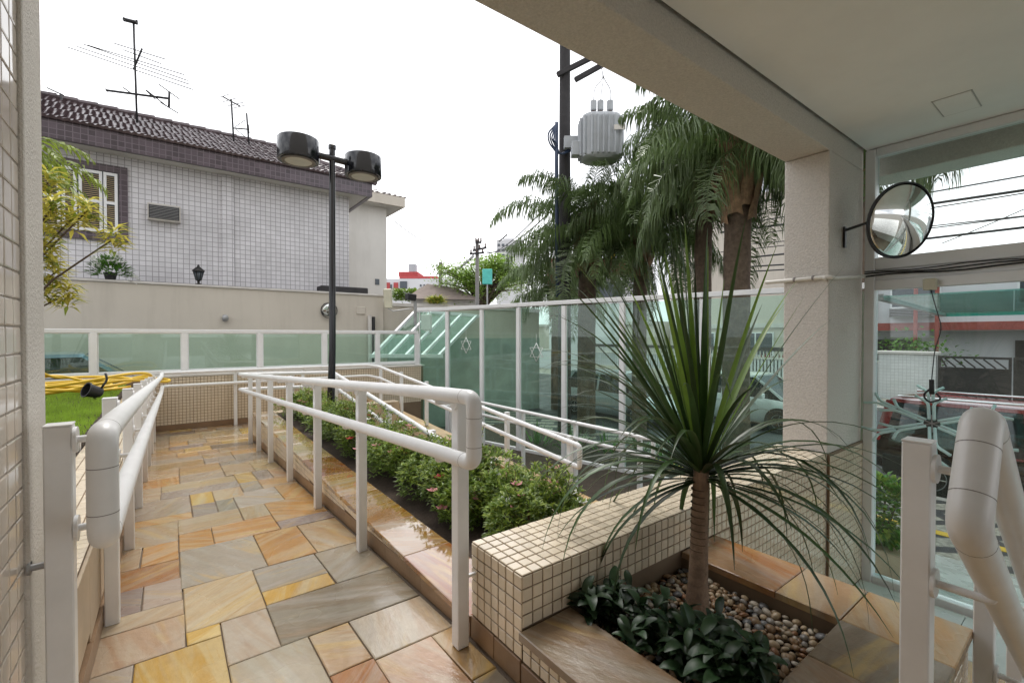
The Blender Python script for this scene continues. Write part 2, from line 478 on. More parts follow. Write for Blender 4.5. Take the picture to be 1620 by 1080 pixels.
class MB:
    def __init__(s, org=None):
        s.v = []; s.f = []; s.m = []; s.mi = 0
    def add(s, vs, fs):
        n = len(s.v)
        s.v += [tuple(x) for x in vs]
        s.f += [tuple(n + i for i in f) for f in fs]
        s.m += [s.mi] * len(fs)
        return s
    def box(s, x0, x1, y0, y1, z0, z1):
        return s.add([(x0, y0, z0), (x1, y0, z0), (x1, y1, z0), (x0, y1, z0), (x0, y0, z1), (x1, y0, z1), (x1, y1, z1), (x0, y1, z1)],
                     [(3, 2, 1, 0), (4, 5, 6, 7), (0, 1, 5, 4), (1, 2, 6, 5), (2, 3, 7, 6), (3, 0, 4, 7)])
    def obox(s, c, ax, ay, az, hx, hy, hz):
        c, ax, ay, az = Vector(c), Vector(ax).normalized(), Vector(ay).normalized(), Vector(az).normalized()
        vs = [c + ax * (hx * i) + ay * (hy * j) + az * (hz * k) for k in (-1, 1) for i, j in ((-1, -1), (1, -1), (1, 1), (-1, 1))]
        return s.add(vs, [(3, 2, 1, 0), (4, 5, 6, 7), (0, 1, 5, 4), (1, 2, 6, 5), (2, 3, 7, 6), (3, 0, 4, 7)])
    def beam(s, p, q, wd, ht, up=(0, 0, 1)):
        p, q = Vector(p), Vector(q)
        d = (q - p)
        L = d.length
        d.normalize()
        sd = d.cross(Vector(up))
        if sd.length < 1e-4:
            sd = d.cross(Vector((1, 0, 0)))
        sd.normalize()
        return s.obox((p + q) / 2, d, sd, sd.cross(d), L / 2, wd / 2, ht / 2)
    def prism(s, poly, ext):
        ext = Vector(ext)
        n = len(poly)
        a = [Vector(p) for p in poly]
        return s.add(a + [p + ext for p in a], [tuple(range(n - 1, -1, -1)), tuple(range(n, 2 * n))] + [(i, (i + 1) % n, n + (i + 1) % n, n + i) for i in range(n)])
    def tube(s, path, r, n=10, caps=True):
        P = [Vector(p) for p in path]
        rs = r if isinstance(r, (list, tuple)) else [r] * len(P)
        k = len(P)
        ts = []
        for i in range(k):
            t = (P[min(i + 1, k - 1)] - P[max(i - 1, 0)])
            ts.append(t.normalized() if t.length > 1e-9 else Vector((0, 0, 1)))
        nrm = ts[0].orthogonal().normalized()
        vs = []
        for i in range(k):
            nrm = nrm - ts[i] * nrm.dot(ts[i])
            nrm = nrm.normalized() if nrm.length > 1e-6 else ts[i].orthogonal().normalized()
            b = ts[i].cross(nrm)
            for j in range(n):
                a = 2 * math.pi * j / n
                vs.append(P[i] + (nrm * math.cos(a) + b * math.sin(a)) * rs[i])
        fs = [(i * n + j, i * n + (j + 1) % n, (i + 1) * n + (j + 1) % n, (i + 1) * n + j) for i in range(k - 1) for j in range(n)]
        if caps:
            fs += [tuple(range(n - 1, -1, -1)), tuple((k - 1) * n + j for j in range(n))]
        return s.add(vs, fs)
    def lathe(s, prof, c=(0, 0, 0), n=24, ax=None, caps=True):
        """prof: (radius, height) pairs about an axis through c"""
        c = Vector(c)
        q = Vector(ax).normalized().to_track_quat('Z', 'Y') if ax is not None else None
        vs = []
        for r, h in prof:
            for j in range(n):
                a = 2 * math.pi * j / n
                p = Vector((r * math.cos(a), r * math.sin(a), h))
                vs.append(c + (q @ p if q else p))
        k = len(prof)
        fs = [(i * n + j, i * n + (j + 1) % n, (i + 1) * n + (j + 1) % n, (i + 1) * n + j) for i in range(k - 1) for j in range(n)]
        if caps and prof[0][0] > 1e-6: fs.append(tuple(range(n - 1, -1, -1)))
        if caps and prof[-1][0] > 1e-6: fs.append(tuple((k - 1) * n + j for j in range(n)))
        return s.add(vs, fs)
    def leaf(s, p, d, up, L, wd, fold=.25, bend=0.0):
        """leaf blade: base, two side points, tip, on a raised midrib"""
        p, d, up = Vector(p), Vector(d).normalized(), Vector(up)
        sd = d.cross(up)
        sd = sd.normalized() if sd.length > 1e-5 else d.orthogonal().normalized()
        nn = sd.cross(d)
        m = p + d * L * .5
        tip = p + d * L - nn * (bend * L)
        return s.add([p, m + sd * wd / 2 + nn * fold * wd, tip, m - sd * wd / 2 + nn * fold * wd, m], [(0, 4, 1), (4, 2, 1), (0, 3, 4), (4, 3, 2)])
    def build(s, name, m, parent=None, smooth=False, bev=0, seg=1, loc=None):
        me = bpy.data.meshes.new(name)
        org = root_org(parent) if parent is not None else Vector(loc) if loc is not None else Vector((0, 0, 0))
        me.from_pydata([(x - org.x, y - org.y, z - org.z) for x, y, z in s.v], [], s.f)
        ms = m if isinstance(m, (list, tuple)) else [m]
        for q in ms:
            me.materials.append(M[q] if isinstance(q, str) else q)
        if len(ms) > 1:
            me.polygons.foreach_set('material_index', s.m)
        if smooth:
            me.polygons.foreach_set('use_smooth', [True] * len(me.polygons))
        me.update()
        o = bpy.data.objects.new(name, me)
        COL.objects.link(o)
        if parent is not None:
            o.parent = parent
        else:
            o.location = org
            ORG[o] = org
        if bev:
            b = o.modifiers.new('edge', 'BEVEL')
            b.width = bev; b.segments = seg; b.limit_method = 'ANGLE'; b.angle_limit = R(40)
        if smooth == 2:
            try:
                me.set_sharp_from_angle(angle=R(42))
            except Exception:
                pass
        return o

def root_org(o):
    while o.parent is not None:
        o = o.parent
    return ORG[o]

def struct(name, mb, m, **k):
    return tag(mb.build(name, m, **k), kind='structure')

def fillet(pts, r, n=6):
    P = [Vector(p) for p in pts]
    o = [P[0]]
    for i in range(1, len(P) - 1):
        a, b, c = P[i - 1], P[i], P[i + 1]
        d0, d1 = (a - b), (c - b)
        rr = min(r, d0.length * .49, d1.length * .49)
        p0, p1 = b + d0.normalized() * rr, b + d1.normalized() * rr
        for k in range(n + 1):
            t = k / n
            o.append(p0 * (1 - t) ** 2 + b * 2 * t * (1 - t) + p1 * t * t)
    o.append(P[-1])
    return o

# unit tile 1 x 1 with rounded top edges, thickness along +Z (shared by all tiles of a wall)
TILE = {}
def tile_mesh(mn):
    if mn not in TILE:
        me = bpy.data.meshes.new('tile')
        e, h = .05, 1.0
        vs = [(-.5, -.5, 0), (.5, -.5, 0), (.5, .5, 0), (-.5, .5, 0), (-.5, -.5, .6), (.5, -.5, .6), (.5, .5, .6), (-.5, .5, .6)]
        vs += [(-.5 + e, -.5 + e, h), (.5 - e, -.5 + e, h), (.5 - e, .5 - e, h), (-.5 + e, .5 - e, h)]
        fs = [(8, 9, 10, 11)]
        for i in range(4):
            j = (i + 1) % 4
            fs += [(i, j, 4 + j, 4 + i), (4 + i, 4 + j, 8 + j, 8 + i)]
        me.from_pydata(vs, [], fs)
        me.materials.append(M[mn])
        TILE[mn] = me
    return TILE[mn]

def tile_faces(parent, faces, mn='tile', limit=300, pitch=.05, gap=.005, th=.004, minpx=9.0, jit=.0004):
    """faces: (origin, U, V, N): ceramic tiles over the rectangle O..O+U+V; nearest ones in view are parts, the rest one field"""
    allt = []
    for O, U, V, N in faces:
        O, U, V, N = Vector(O), Vector(U), Vector(V), Vector(N).normalized()
        nu, nv = max(1, round(U.length / pitch)), max(1, round(V.length / pitch))
        pu, pv = U.length / nu, V.length / nv
        un, vn = U.normalized(), V.normalized()
        for i in range(nu):
            for j in range(nv):
                c = O + un * (pu * (i + .5)) + vn * (pv * (j + .5))
                t = depth(c)
                seen = in_view(c, 10) and N.dot(Vector((0, 0, EYE)) - c) > 0
                allt.append((pitch * F / max(t, .05) if seen else 0, c, un, vn, N, pu - gap, pv - gap))
    allt.sort(key=lambda a: -a[0])
    me = tile_mesh(mn)
    rest = MB()
    org = root_org(parent)
    k = 0
    for px, c, un, vn, N, wu, wv in allt:
        c = c + N * rnd.uniform(-jit, jit)
        if k < limit and px >= minpx:
            k += 1
            o = bpy.data.objects.new('tile', me)
            COL.objects.link(o)
            o.parent = parent
            tw = N.cross(un)
            sgn = 1 if tw.dot(vn) > 0 else -1
            tl = rnd.uniform(-.012, .012)
            mt = Matrix((un, tw, N)).transposed().to_4x4()
            o.matrix_local = Matrix.Translation(c - org) @ mt @ Matrix.Rotation(tl, 4, 'X') @ Matrix.Diagonal((wu, wv, th, 1))
        else:
            h = [un * (wu / 2) * a + vn * (wv / 2) * b for a, b in ((-1, -1), (1, -1), (1, 1), (-1, 1))]
            q = [c + x for x in h] + [c + x * .9 + N * th for x in h]
            rest.add(q, [(4, 5, 6, 7), (0, 1, 5, 4), (1, 2, 6, 5), (2, 3, 7, 6), (3, 0, 4, 7)])
    if rest.f:
        tag(rest.build('tile_field', mn, parent), kind='stuff')

# ------------------------------------------------------------------ the large structure
def fz(y):                       # ramp floor: level landing, 5.5 % fall, level turning landing
    return 0.0 if y < 1.5 else -.055 * (min(y, 8.3) - 1.5)
LAND = fz(9)
def fz2(y):                      # second flight, back towards the street
    return LAND if y > 8.3 else LAND - .078 * (8.3 - max(y, 2.0))

STREET = -1.40
ground = struct('ground', MB().box(-700, 700, -700, 900, -3, -1.62), 'ground')
road = struct('road', MB().box(9.4, 19.4, -120, 300, -1.6, STREET), 'asphalt')
b = MB()
b.box(9.22, 9.396, -120, 300, -1.6, STREET + .13)
struct('kerb', b, 'kerb', bev=.01)
struct('kerb', MB().box(19.404, 19.58, -120, 300, -1.6, STREET + .13), 'kerb', bev=.01)
# pavements of black and white stone mosaic: wide zigzag bands
def mosaic(name):
    m = bpy.data.materials.new(name)
    m.use_nodes = True
    nt = m.node_tree
    bs = nt.nodes['Principled BSDF']
    geo = nt.nodes.new('ShaderNodeNewGeometry')
    rot = nt.nodes.new('ShaderNodeVectorRotate')
    rot.rotation_type = 'Z_AXIS'
    rot.inputs['Angle'].default_value = R(45)
    nt.links.new(geo.outputs['Position'], rot.inputs['Vector'])
    br = _n(nt, 'TexBrick', Scale=1.0)
    br.offset = .5
    br.inputs['Brick Width'].default_value = 1.1
    br.inputs['Row Height'].default_value = .42
    br.inputs['Mortar Size'].default_value = .085
    br.inputs['Color1'].default_value = (.40, .37, .30, 1)
    br.inputs['Color2'].default_value = (.34, .32, .27, 1)
    br.inputs['Mortar'].default_value = (.05, .05, .052, 1)
    nt.links.new(rot.outputs['Vector'], br.inputs['Vector'])
    vo = _n(nt, 'TexVoronoi', Scale=16.0)
    nt.links.new(geo.outputs['Position'], vo.inputs['Vector'])
    k = _ramp(nt, vo.outputs['Distance'], .2, .75, (1.1,) * 3, (.6,) * 3)
    nt.links.new(_mixc(nt, 1.0, br.outputs['Color'], k, 'MULTIPLY'), bs.inputs['Base Color'])
    bs.inputs['Roughness'].default_value = .6
    return m
M['mosaic'] = mosaic('stone_mosaic')
struct('pavement', MB().box(6.9, 9.216, -60, 200, -1.6, STREET + .126), 'mosaic')
struct('pavement', MB().box(19.584, 22.4, -60, 200, -1.6, STREET + .126), 'mosaic')
# sloping pale forecourt between the glass door and the pavement, with a yellow line along its foot
b = MB()
b.prism([(4.30, -4, -.74), (6.893, -4, STREET + .13), (6.893, -4, -1.6), (4.30, -4, -1.6)], (0, 6.0, 0))
struct('forecourt', b, 'paleconc')
struct('tactile_line', MB().box(7.6, 7.75, -30, 60, STREET + .126, STREET + .132), 'yellowpaint')
# low garden ground between second ramp and street fence
struct('garden_soil', MB().box(3.42, 6.88, 1.56, 9.3, -1.6, -1.02), 'soil')
# driveway of the neighbour behind the low glass fence
struct('driveway', MB().box(-12, 4.6, 9.56, 12.2, -1.6, -.55), 'kerb')

# ---- ramp floor with every slab
SLABC = {
 'p': (.45, .325, .205), 'o': (.50, .27, .085), 'y': (.54, .36, .10), 'g': (.34, .295, .235), 'b': (.42, .27, .13), 'v': (.30, .235, .21),
 'n': (.29, .21, .14), 'R': (.26, .10, .03), 'B': (.30, .16, .05), 'l': (.41, .335, .25), 'd': (.22, .175, .125), 'r': (.36, .17, .06), 'k': (.44, .29, .18), 'w': (.44, .385, .30), 'm': (.44, .34, .20)}
slabs = [
 (-.25, -.12, 1.60, 2.22, 'l'), (-.12, .16, 1.66, 2.22, 'y'), (.16, .44, 1.45, 1.97, 'w'), (.44, .60, 1.67, 1.97, 'p'), (.44, .60, 1.2, 1.67, 'r'),
 (.60, .935, 1.65, 1.97, 'l'), (.60, .83, 1.2, 1.65, 'k'), (.83, .935, 1.34, 1.65, 'b'), (.83, .935, .95, 1.34, 'd'),
 (.16, .34, 1.97, 2.33, 'l'), (.34, .935, 1.97, 2.35, 'd'), (-.25, .04, 2.22, 2.52, 'p'), (-.25, .04, 2.52, 2.68, 'p'), (.04, .16, 2.22, 2.33, 'y'),
 (.04, .345, 2.33, 2.81, 'm'), (.345, .655, 2.35, 2.50, 'y'), (.345, .66, 2.50, 2.805, 'g'), (.66, .935, 2.35, 2.805, 'g'),
 (-.25, -.12, 2.68, 2.97, 'v'), (-.12, .035, 2.68, 2.97, 'l'), (-.25, .03, 2.97, 3.265, 'r'), (-.25, -.15, 3.265, 3.62, 'p'), (-.15, .03, 3.265, 3.62, 'o'),
 (-.25, .03, 3.62, 4.09, 'p'), (-.25, .12, 4.09, 4.26, 'o'), (-.25, .12, 4.26, 4.82, 'l'),
 (.03, .42, 2.81, 3.38, 'g'), (.42, .68, 2.81, 3.37, 'o'), (.68, .935, 2.81, 3.36, 'p'),
 (.03, .21, 3.38, 3.73, 'o'), (.21, .585, 3.38, 3.75, 'o'), (.585, .935, 3.37, 3.55, 'v'), (.03, .41, 3.73, 4.09, 'm'), (.41, .585, 3.75, 4.09, 'm'),
 (.585, .935, 3.55, 4.09, 'o'), (.12, .28, 4.09, 4.43, 'v'), (.12, .28, 4.43, 4.82, 'y'), (.28, .41, 4.09, 4.45, 'g'), (.41, .74, 4.09, 4.58, 'w'),
 (.28, .5, 4.45, 4.82, 'p'), (.74, .935, 4.09, 4.58, 'o'), (.5, .655, 4.58, 4.95, 'g'), (.655, .935, 4.58, 4.95, 'b'),
 (-.25, -.08, 4.82, 5.33, 'p'), (-.08, .5, 4.82, 5.08, 'v'), (-.08, .5, 5.08, 5.34, 'm'), (.5, .66, 4.95, 5.38, 'y'), (.66, .80, 4.95, 5.38, 'g'), (.80, .935, 4.95, 5.38, 'k'),
 (-.25, .06, 5.33, 5.72, 'o'), (-.25, .06, 5.72, 6.20, 'p'), (.06, .43, 5.34, 5.72, 'l'), (.06, .43, 5.72, 6.2, 'b'), (.43, .70, 5.38, 5.95, 'p'), (.70, .935, 5.38, 5.95, 'm'),
 (.43, .935, 5.95, 6.2, 'g')]
cols = list('popmogkyblpwovbd')
y = 6.2
while y < 9.35:                                   # the far slabs: random courses
    h = rnd.choice((.3, .42, .5, .36))
    if y + h > 9.2: h = 9.38 - y
    x = -.25
    xe = .935 if y + h < 8.2 else 3.2
    while x < xe - .05:
        wd = rnd.choice((.22, .3, .38, .55))
        if x + wd > xe - .15: wd = xe - x
        slabs.append((x, x + wd, y, y + h, rnd.choice(cols)))
        x += wd
    y += h
y = 1.60
for x0, x1 in ((-.25, .16),):                    # level landing under the photographer
    slabs += [(-.25, .16, 1.0, 1.6, 'p')]
slabs += [(.16, .44, .9, 1.45, 'm'), (-.12, .16, 1.602, 1.658, 'y')]
for yy in (-.3, -.9, -1.5, -2.1, -2.7):
    for x in (-.25, .15, .55, .95):
        slabs.append((x, x + .4, yy, yy + .6, rnd.choice(cols)))
slabs += [(-.25, .3, .3, .9, 'o'), (.3, .935, .3, .9, 'p'), (-.25, .16, .9, 1.0, 'b'), (.44, .83, .9, 1.2, 'l')]
b = MB()
ys = [-2.8, 1.5, 8.3, 9.42]
for a, c in zip(ys, ys[1:]):
    xr = 3.22 if a >= 8.3 else .955 if a >= 1.5 else 1.34
    za, zc = fz(a) - .014, fz(c) - .014
    if a < 1.5:
        b.box(-.27, .955, -2.8, 1.5, -1.6, -.014)
        b.box(.955, 1.34, -2.8, .28, -1.6, -.014)
    else:
        b.add([(-.27, a, za), (xr, a, za), (xr, c, zc), (-.27, c, zc), (-.27, a, -1.6), (xr, a, -1.6), (xr, c, -1.6), (-.27, c, -1.6)],
              [(0, 1, 2, 3), (0, 4, 5, 1), (1, 5, 6, 2), (2, 6, 7, 3), (3, 7, 4, 0)])
ramp = struct('ramp_floor', b, 'mortar')
def slab(parent, x0, x1, y0, y1, zf, colr, gap=.0024, th=.013, name='slab', tilt=.0012, mt='slab'):
    g = gap
    x0 += g; x1 -= g; y0 += g; y1 -= g
    j = lambda: rnd.uniform(-.002, .002)
    q = [(x0 + j(), y0 + j()), (x1 + j(), y0 + j()), (x1 + j(), y1 + j()), (x0 + j(), y1 + j())]
    dz = [rnd.uniform(-tilt, tilt) for _ in q]
    cx, cy = (x0 + x1) / 2, (y0 + y1) / 2
    zs = [zf(p[1]) + d for p, d in zip(q, dz)]
    e = .004
    inn = [(p[0] + (e if p[0] < cx else -e), p[1] + (e if p[1] < cy else -e)) for p in q]
    vs = [(p[0], p[1], z - th) for p, z in zip(q, zs)] + [(p[0], p[1], z - .0025) for p, z in zip(q, zs)] + [(p[0], p[1], z) for p, z in zip(inn, zs)]
    fs = [(8, 9, 10, 11)]
    for i in range(4):
        k = (i + 1) % 4
        fs += [(i, k, 4 + k, 4 + i), (4 + i, 4 + k, 8 + k, 8 + i)]
    o = MB().add(vs, fs).build(name, mt, parent)
    f = rnd.uniform(.88, 1.1)
    c = SLABC[colr]
    g_ = (c[0] + c[1] + c[2]) / 3
    sat = 1.05 if colr in 'gdlwv' else 1.14
    c = [max(.02, g_ + (v_ - g_) * sat) * .84 for v_ in c]
    c[1] *= .965
    o.color = (c[0] * f, c[1] * f * rnd.uniform(.95, 1.01), c[2] * f * rnd.uniform(.82, .96), 1)
    return o
for x0, x1, y0, y1, cc in slabs:
    slab(ramp, x0, x1, y0, y1, fz, cc)

# second flight and its kerbs
b = MB()
b.prism([(2.08, 2.0, fz2(2)), (2.08, 8.298, LAND - .006), (2.08, 8.298, -1.6), (2.08, 2.0, -1.6)], (1.14, 0, 0))
b.box(2.08, 3.22, 1.56, 1.998, -1.6, fz2(2))
r2 = struct('ramp_lower_flight', b, 'mortar')
y = 1.6
while y < 8.2:
    h = rnd.choice((.4, .5, .6))
    h = min(h, 8.29 - y)
    x = 2.08
    while x < 3.2:
        wd = rnd.choice((.3, .4, .5))
        if x + wd > 3.05: wd = 3.22 - x
        slab(r2, x, x + wd, y, y + h, lambda q: fz2(q) + .012, rnd.choice(cols))
        x += wd
    y += h

# ------------------------------------------------------------------ the building the photographer stands in
bw = empty('apartment_building_porch', (3.8, 1.35, 0), 'beige apartment building porch: thick beam on a square pillar under a plain ceiling', 'building')
def nf(o, **k): return o
MB().box(3.65, 4.34, 1.21, 1.50, -1.6, 2.478).build('pillar', 'plaster', bw, bev=.008, seg=2)
MB().box(-6, 4.34, 1.212, 1.498, 2.48, 3.6).build('beam', 'plaster', bw, bev=.006, seg=2)
cl = MB().box(-.6, 4.5, -5.0, 1.19, 2.63, 2.8).build('ceiling', 'ceiling', bw)
MB().box(-.6, 4.5, 1.190, 1.212, 2.655, 2.8).build('shadow_joint', 'ceilgap', bw)
h0, h1 = at(1490, 172, Z=2.63), at(1528, 162, Z=2.63)
hc = (h0 + h1) / 2
g = MB()
hx, hy = .16, .09
for a in ((-hx, -hx + .006, -hy, hy), (hx - .006, hx, -hy, hy), (-hx, hx, -hy, -hy + .006), (-hx, hx, hy - .006, hy)):
    g.box(hc.x + a[0], hc.x + a[1], hc.y + a[2], hc.y + a[3], 2.6275, 2.6305)
MB().box(hc.x - hx + .008, hc.x + hx - .008, hc.y - hy + .008, hc.y + hy - .008, 2.6255, 2.632).build('access_hatch', 'ceiling', cl)
g.build('hatch_joint', 'hatchline', cl)
MB().box(4.5, 4.80, -5.0, 1.21, 2.45, 3.6).build('front_beam', 'plaster', bw, bev=.006)
MB().box(-6, 4.8, -5.0, 1.49, 3.602, 14).build('upper_storeys', 'plaster_light', bw)
# left tiled wall that ends in a plastered corner
lw = empty('tiled_wall_end', (-.4, 1.4, 0), 'glossy greige tiled wall with plain plastered corner at left edge', 'wall')
MB().box(-.9, -.2755, -5.0, 1.50, -1.6, 2.63).build('wall_core', 'groutlight', lw)
MB().box(-.9, -.264, 1.502, 1.69, -1.6, 2.478).build('plaster_corner', 'plaster_light', lw, bev=.006, seg=2)
tile_faces(lw, [((-.2755, 1.5, .0), (0, -1.22, 0), (0, 0, 2.56), (1, 0, 0))], 'tilegrey', 300, .061, .004, .003)
tile_faces(lw, [((-.2755, .28, .0), (0, -3.4, 0), (0, 0, 2.56), (1, 0, 0))], 'tilegrey', 0, .061, .006, .005)

# ------------------------------------------------------------------ low walls round the ramp
# parapet wall between the planter and the garden
pw = empty('tiled_parapet_wall', (2.3, 1.375, 0), 'thick low wall of small cream tiles running to the beige pillar', 'wall')
MB().box(.955, 3.646, 1.215, 1.535, -1.6, .376).build('wall_core', 'grout', pw)
MB().box(3.652, 4.33, 1.195, 1.209, -.72, .376).build('pillar_cladding', 'grout', pw)
tile_faces(pw, [((.952, 1.212, .3765), (2.694, 0, 0), (0, .326, 0), (0, 0, 1)),
                ((.954, 1.212, .09), (0, .326, 0), (0, 0, .286), (-1, 0, 0)),
                ((.952, 1.2145, .196), (2.694, 0, 0), (0, 0, .18), (0, -1, 0))], 'tile', 300, .0465, .0048, .0042)
tile_faces(pw, [((2.19, 1.2145, -.70), (1.45, 0, 0), (0, 0, .89), (0, -1, 0)), ((3.652, 1.1945, -.70), (.67, 0, 0), (0, 0, 1.06), (0, -1, 0)),
                ((.955, 1.5355, -.02), (2.69, 0, 0), (0, 0, .39), (0, 1, 0))], 'tile', 0, .0465, .0048, .0042)
for i in range(2):
    MB().box(.946, .954, 1.215 + .16 * i + .0015, 1.215 + .16 * (i + 1) - .0015, fz(1.4), .087).build('skirting_slab', 'skirting', pw, bev=.002)
# kerb along the planted bed, with stone coping
kb = empty('bed_kerb_wall', (1.07, 4.5, 0), 'long low kerb of cream tiles with wet orange stone coping beside the ramp', 'kerb wall')
MB().box(.955, 1.19, 1.538, 7.55, -.9, .052).build('wall_core', 'grout', kb)
tile_faces(kb, [((.9545, 1.54, .0), (0, 6.0, 0), (0, 0, .05), (-1, 0, 0))], 'tile', 60, .05, .005, .004)
fcs = []
yy = 2.2
while yy < 7.5:
    top, bot = .0, fz(yy + .5) + .085
    if top - bot > .03:
        n = max(1, round((top - bot) / .05))
        fcs.append(((.9545, yy, top - .05 * n), (0, .5, 0), (0, 0, .05 * n), (-1, 0, 0)))
    yy += .5
tile_faces(kb, fcs, 'tile', 230, .05, .005, .004, minpx=8)
yy = 1.54
while yy < 7.54:
    h = min(.45, 7.55 - yy)
    b = MB()
    za, zb = fz(yy), fz(yy + h)
    b.add([(.946, yy + .001, za), (.946, yy + h - .001, zb), (.946, yy + h - .001, zb + .082), (.946, yy + .001, za + .082),
           (.957, yy + .001, za), (.957, yy + h - .001, zb), (.957, yy + h - .001, zb + .082), (.957, yy + .001, za + .082)],
          [(0, 1, 2, 3)[::-1], (3, 2, 6, 7)[::-1], (0, 3, 7, 4)[::-1], (1, 5, 6, 2)[::-1]])
    b.build('skirting_slab', 'skirting', kb)
    yy += h
yy = 1.545
for i, (h, c) in enumerate(((.62, 'R'), (.45, 'B'), (.62, 'B'), (.55, 'b'), (.6, 'R'), (.62, 'm'), (.6, 'b'), (.6, 'o'), (.65, 'm'), (.68, 'p'))):
    slab(kb, .936, 1.20, yy, yy + h, lambda q: .08, c, .0012, .027, 'coping_slab', .0004, 'slabwet')
    yy += h
MB().box(.955, 3.2, 7.56, 7.8, -.9, .04).build('end_return', 'beige_stone', kb)
# bed soil and the far kerb of the bed
struct('bed_soil', MB().box(1.195, 1.93, 1.54, 7.55, -.9, .02), 'soil')
k2 = empty('bed_far_kerb', (2.0, 4.5, 0), 'cream tiled kerb between azalea bed and lower ramp', 'kerb wall')
MB().box(1.935, 2.07, 1.54, 7.55, -1.3, .05).build('wall_core', 'grout', k2)
tile_faces(k2, [((1.935, 1.56, .0505), (0, 5.95, 0), (.13, 0, 0), (0, 0, 1)), ((2.0705, 1.56, -.85), (0, 5.95, 0), (0, 0, .9), (1, 0, 0))], 'tile', 0)
k3 = empty('ramp_outer_kerb', (3.3, 4.5, 0), 'low cream tiled kerb with brown stone cap on street side of lower ramp', 'kerb wall')
b = MB()
b.add([(3.23, 1.56, -1.6), (3.40, 1.56, -1.6), (3.40, 9.3, -1.6), (3.23, 9.3, -1.6), (3.23, 1.56, -.58), (3.40, 1.56, -.58), (3.40, 9.3, -.15), (3.23, 9.3, -.15)],
      [(4, 5, 6, 7), (0, 1, 5, 4), (1, 2, 6, 5), (2, 3, 7, 6), (3, 0, 4, 7)])
b.build('wall_core', 'grout', k3)
b = MB()
b.add([(3.21, 1.56, -.575), (3.42, 1.56, -.575), (3.42, 9.3, -.145), (3.21, 9.3, -.145), (3.21, 1.56, -.55), (3.42, 1.56, -.55), (3.42, 9.3, -.12), (3.21, 9.3, -.12)],
      [(3, 2, 1, 0), (4, 5, 6, 7), (0, 1, 5, 4), (1, 2, 6, 5), (2, 3, 7, 6), (3, 0, 4, 7)])
b.build('cap', 'capstone', k3)
fcs = []
yy = 1.6
while yy < 9:
    z1 = -.58 + (yy - 1.56) / 7.74 * .43 - .01
    z0 = fz2(yy) + .03
    n = max(1, int((z1 - z0) / .05))
    fcs += [((3.2295, yy, z1 - n * .05), (0, .5, 0), (0, 0, n * .05), (-1, 0, 0))]
    yy += .5
tile_faces(k3, fcs, 'tile', 0)
# left low wall
l2 = empty('lawn_edge_wall', (-.38, 5, 0), 'low wall with pale tiled top between ramp and lawn', 'wall')
MB().box(-.52, -.265, 1.695, 9.36, -.9, .372).build('wall_core', 'grout', l2)
tile_faces(l2, [((-.263, 1.70, .3725), (-.26, 0, 0), (0, 7.65, 0), (0, 0, 1))], 'tile', 300, .05, .005, .004, minpx=4)
yy = 1.70
while yy < 9.3:
    h = min(.62, 9.38 - yy)
    z0 = max(fz(yy), fz(yy + h)) + .09
    MB().box(-.2645, -.252, yy + .001, yy + h - .001, z0, .366).build('facing_slab', 'beige_stone', l2, bev=.0015)
    b = MB()
    za, zb = fz(yy), fz(yy + h)
    b.add([(-.243, yy + .001, za), (-.243, yy + h - .001, zb), (-.243, yy + h - .001, zb + .085), (-.243, yy + .001, za + .085),
           (-.2645, yy + .001, za), (-.2645, yy + h - .001, zb), (-.2645, yy + h - .001, zb + .085), (-.2645, yy + .001, za + .085)],
          [(0, 1, 2, 3), (3, 2, 6, 7), (0, 3, 7, 4), (1, 5, 6, 2)])
    b.build('skirting_slab', 'skirting', l2)
    yy += h
# end wall under the low glass fence
ew = empty('ramp_end_wall', (1.5, 9.5, -.4), 'cream tiled end wall of the ramp under the low glass fence', 'wall')
MB().box(-3.5, 4.55, 9.404, 9.55, -1.6, .50).build('wall_core', 'grout', ew)
MB().box(-3.5, 4.58, 9.385, 9.57, .502, .535).build('cap', 'coping', ew, bev=.004)
tile_faces(ew, [((-.25, 9.4035, LAND + .09), (4.75, 0, 0), (0, 0, .5 - LAND - .09), (0, -1, 0))], 'tile', 0)
x = -.25
while x < 3.2:
    MB().box(x + .001, x + .599, 9.39, 9.402, LAND, LAND + .085).build('skirting_slab', 'skirting', ew)
    x += .6

# ------------------------------------------------------------------ planter with pebbles
pl = empty('stone_planter', (1.55, .75, 0), 'planter with brown stone rim and tiled sides beside the stairs', 'planter')
PZ = .195
b = MB()
b.box(.957, 1.17, .30, 1.213, -1.2, PZ - .03)
b.box(1.90, 2.17, .30, 1.213, -1.2, PZ - .03)
b.box(1.17, 1.90, .30, .57, -1.2, PZ - .03)
b.build('wall_core', 'grout', pl)
tile_faces(pl, [((.9565, .30, .085), (0, .912, 0), (0, 0, .08), (-1, 0, 0)), ((2.1705, .30, -.70), (0, .912, 0), (0, 0, .86), (1, 0, 0)),
                ((.957, .2995, -.0), (1.21, 0, 0), (0, 0, .165), (0, -1, 0)), ((1.37, .2995, -.70), (.8, 0, 0), (0, 0, .70), (0, -1, 0))], 'tile', 60, .045, .0048, .004)
for i in range(3):
    MB().box(.946, .9555, .30 + .304 * i + .001, .30 + .304 * (i + 1) - .001, 0, .082).build('skirting_slab', 'skirting', pl, bev=.002)
zf = lambda q: PZ
for x0, x1, y0, y1, c in ((.935, 1.18, .58, 1.21, 'n'), (.935, 1.18, .285, .58, 'n'), (1.89, 2.19, .80, 1.21, 'r'), (1.89, 2.19, .58, .80, 'k'),
                          (1.18, 1.6, .285, .58, 'n'), (1.6, 1.89, .285, .58, 'd'), (1.89, 2.19, .285, .58, 'b')):
    slab(pl, x0, x1, y0, y1, zf, c, .0015, .028, 'rim_slab', .0005)
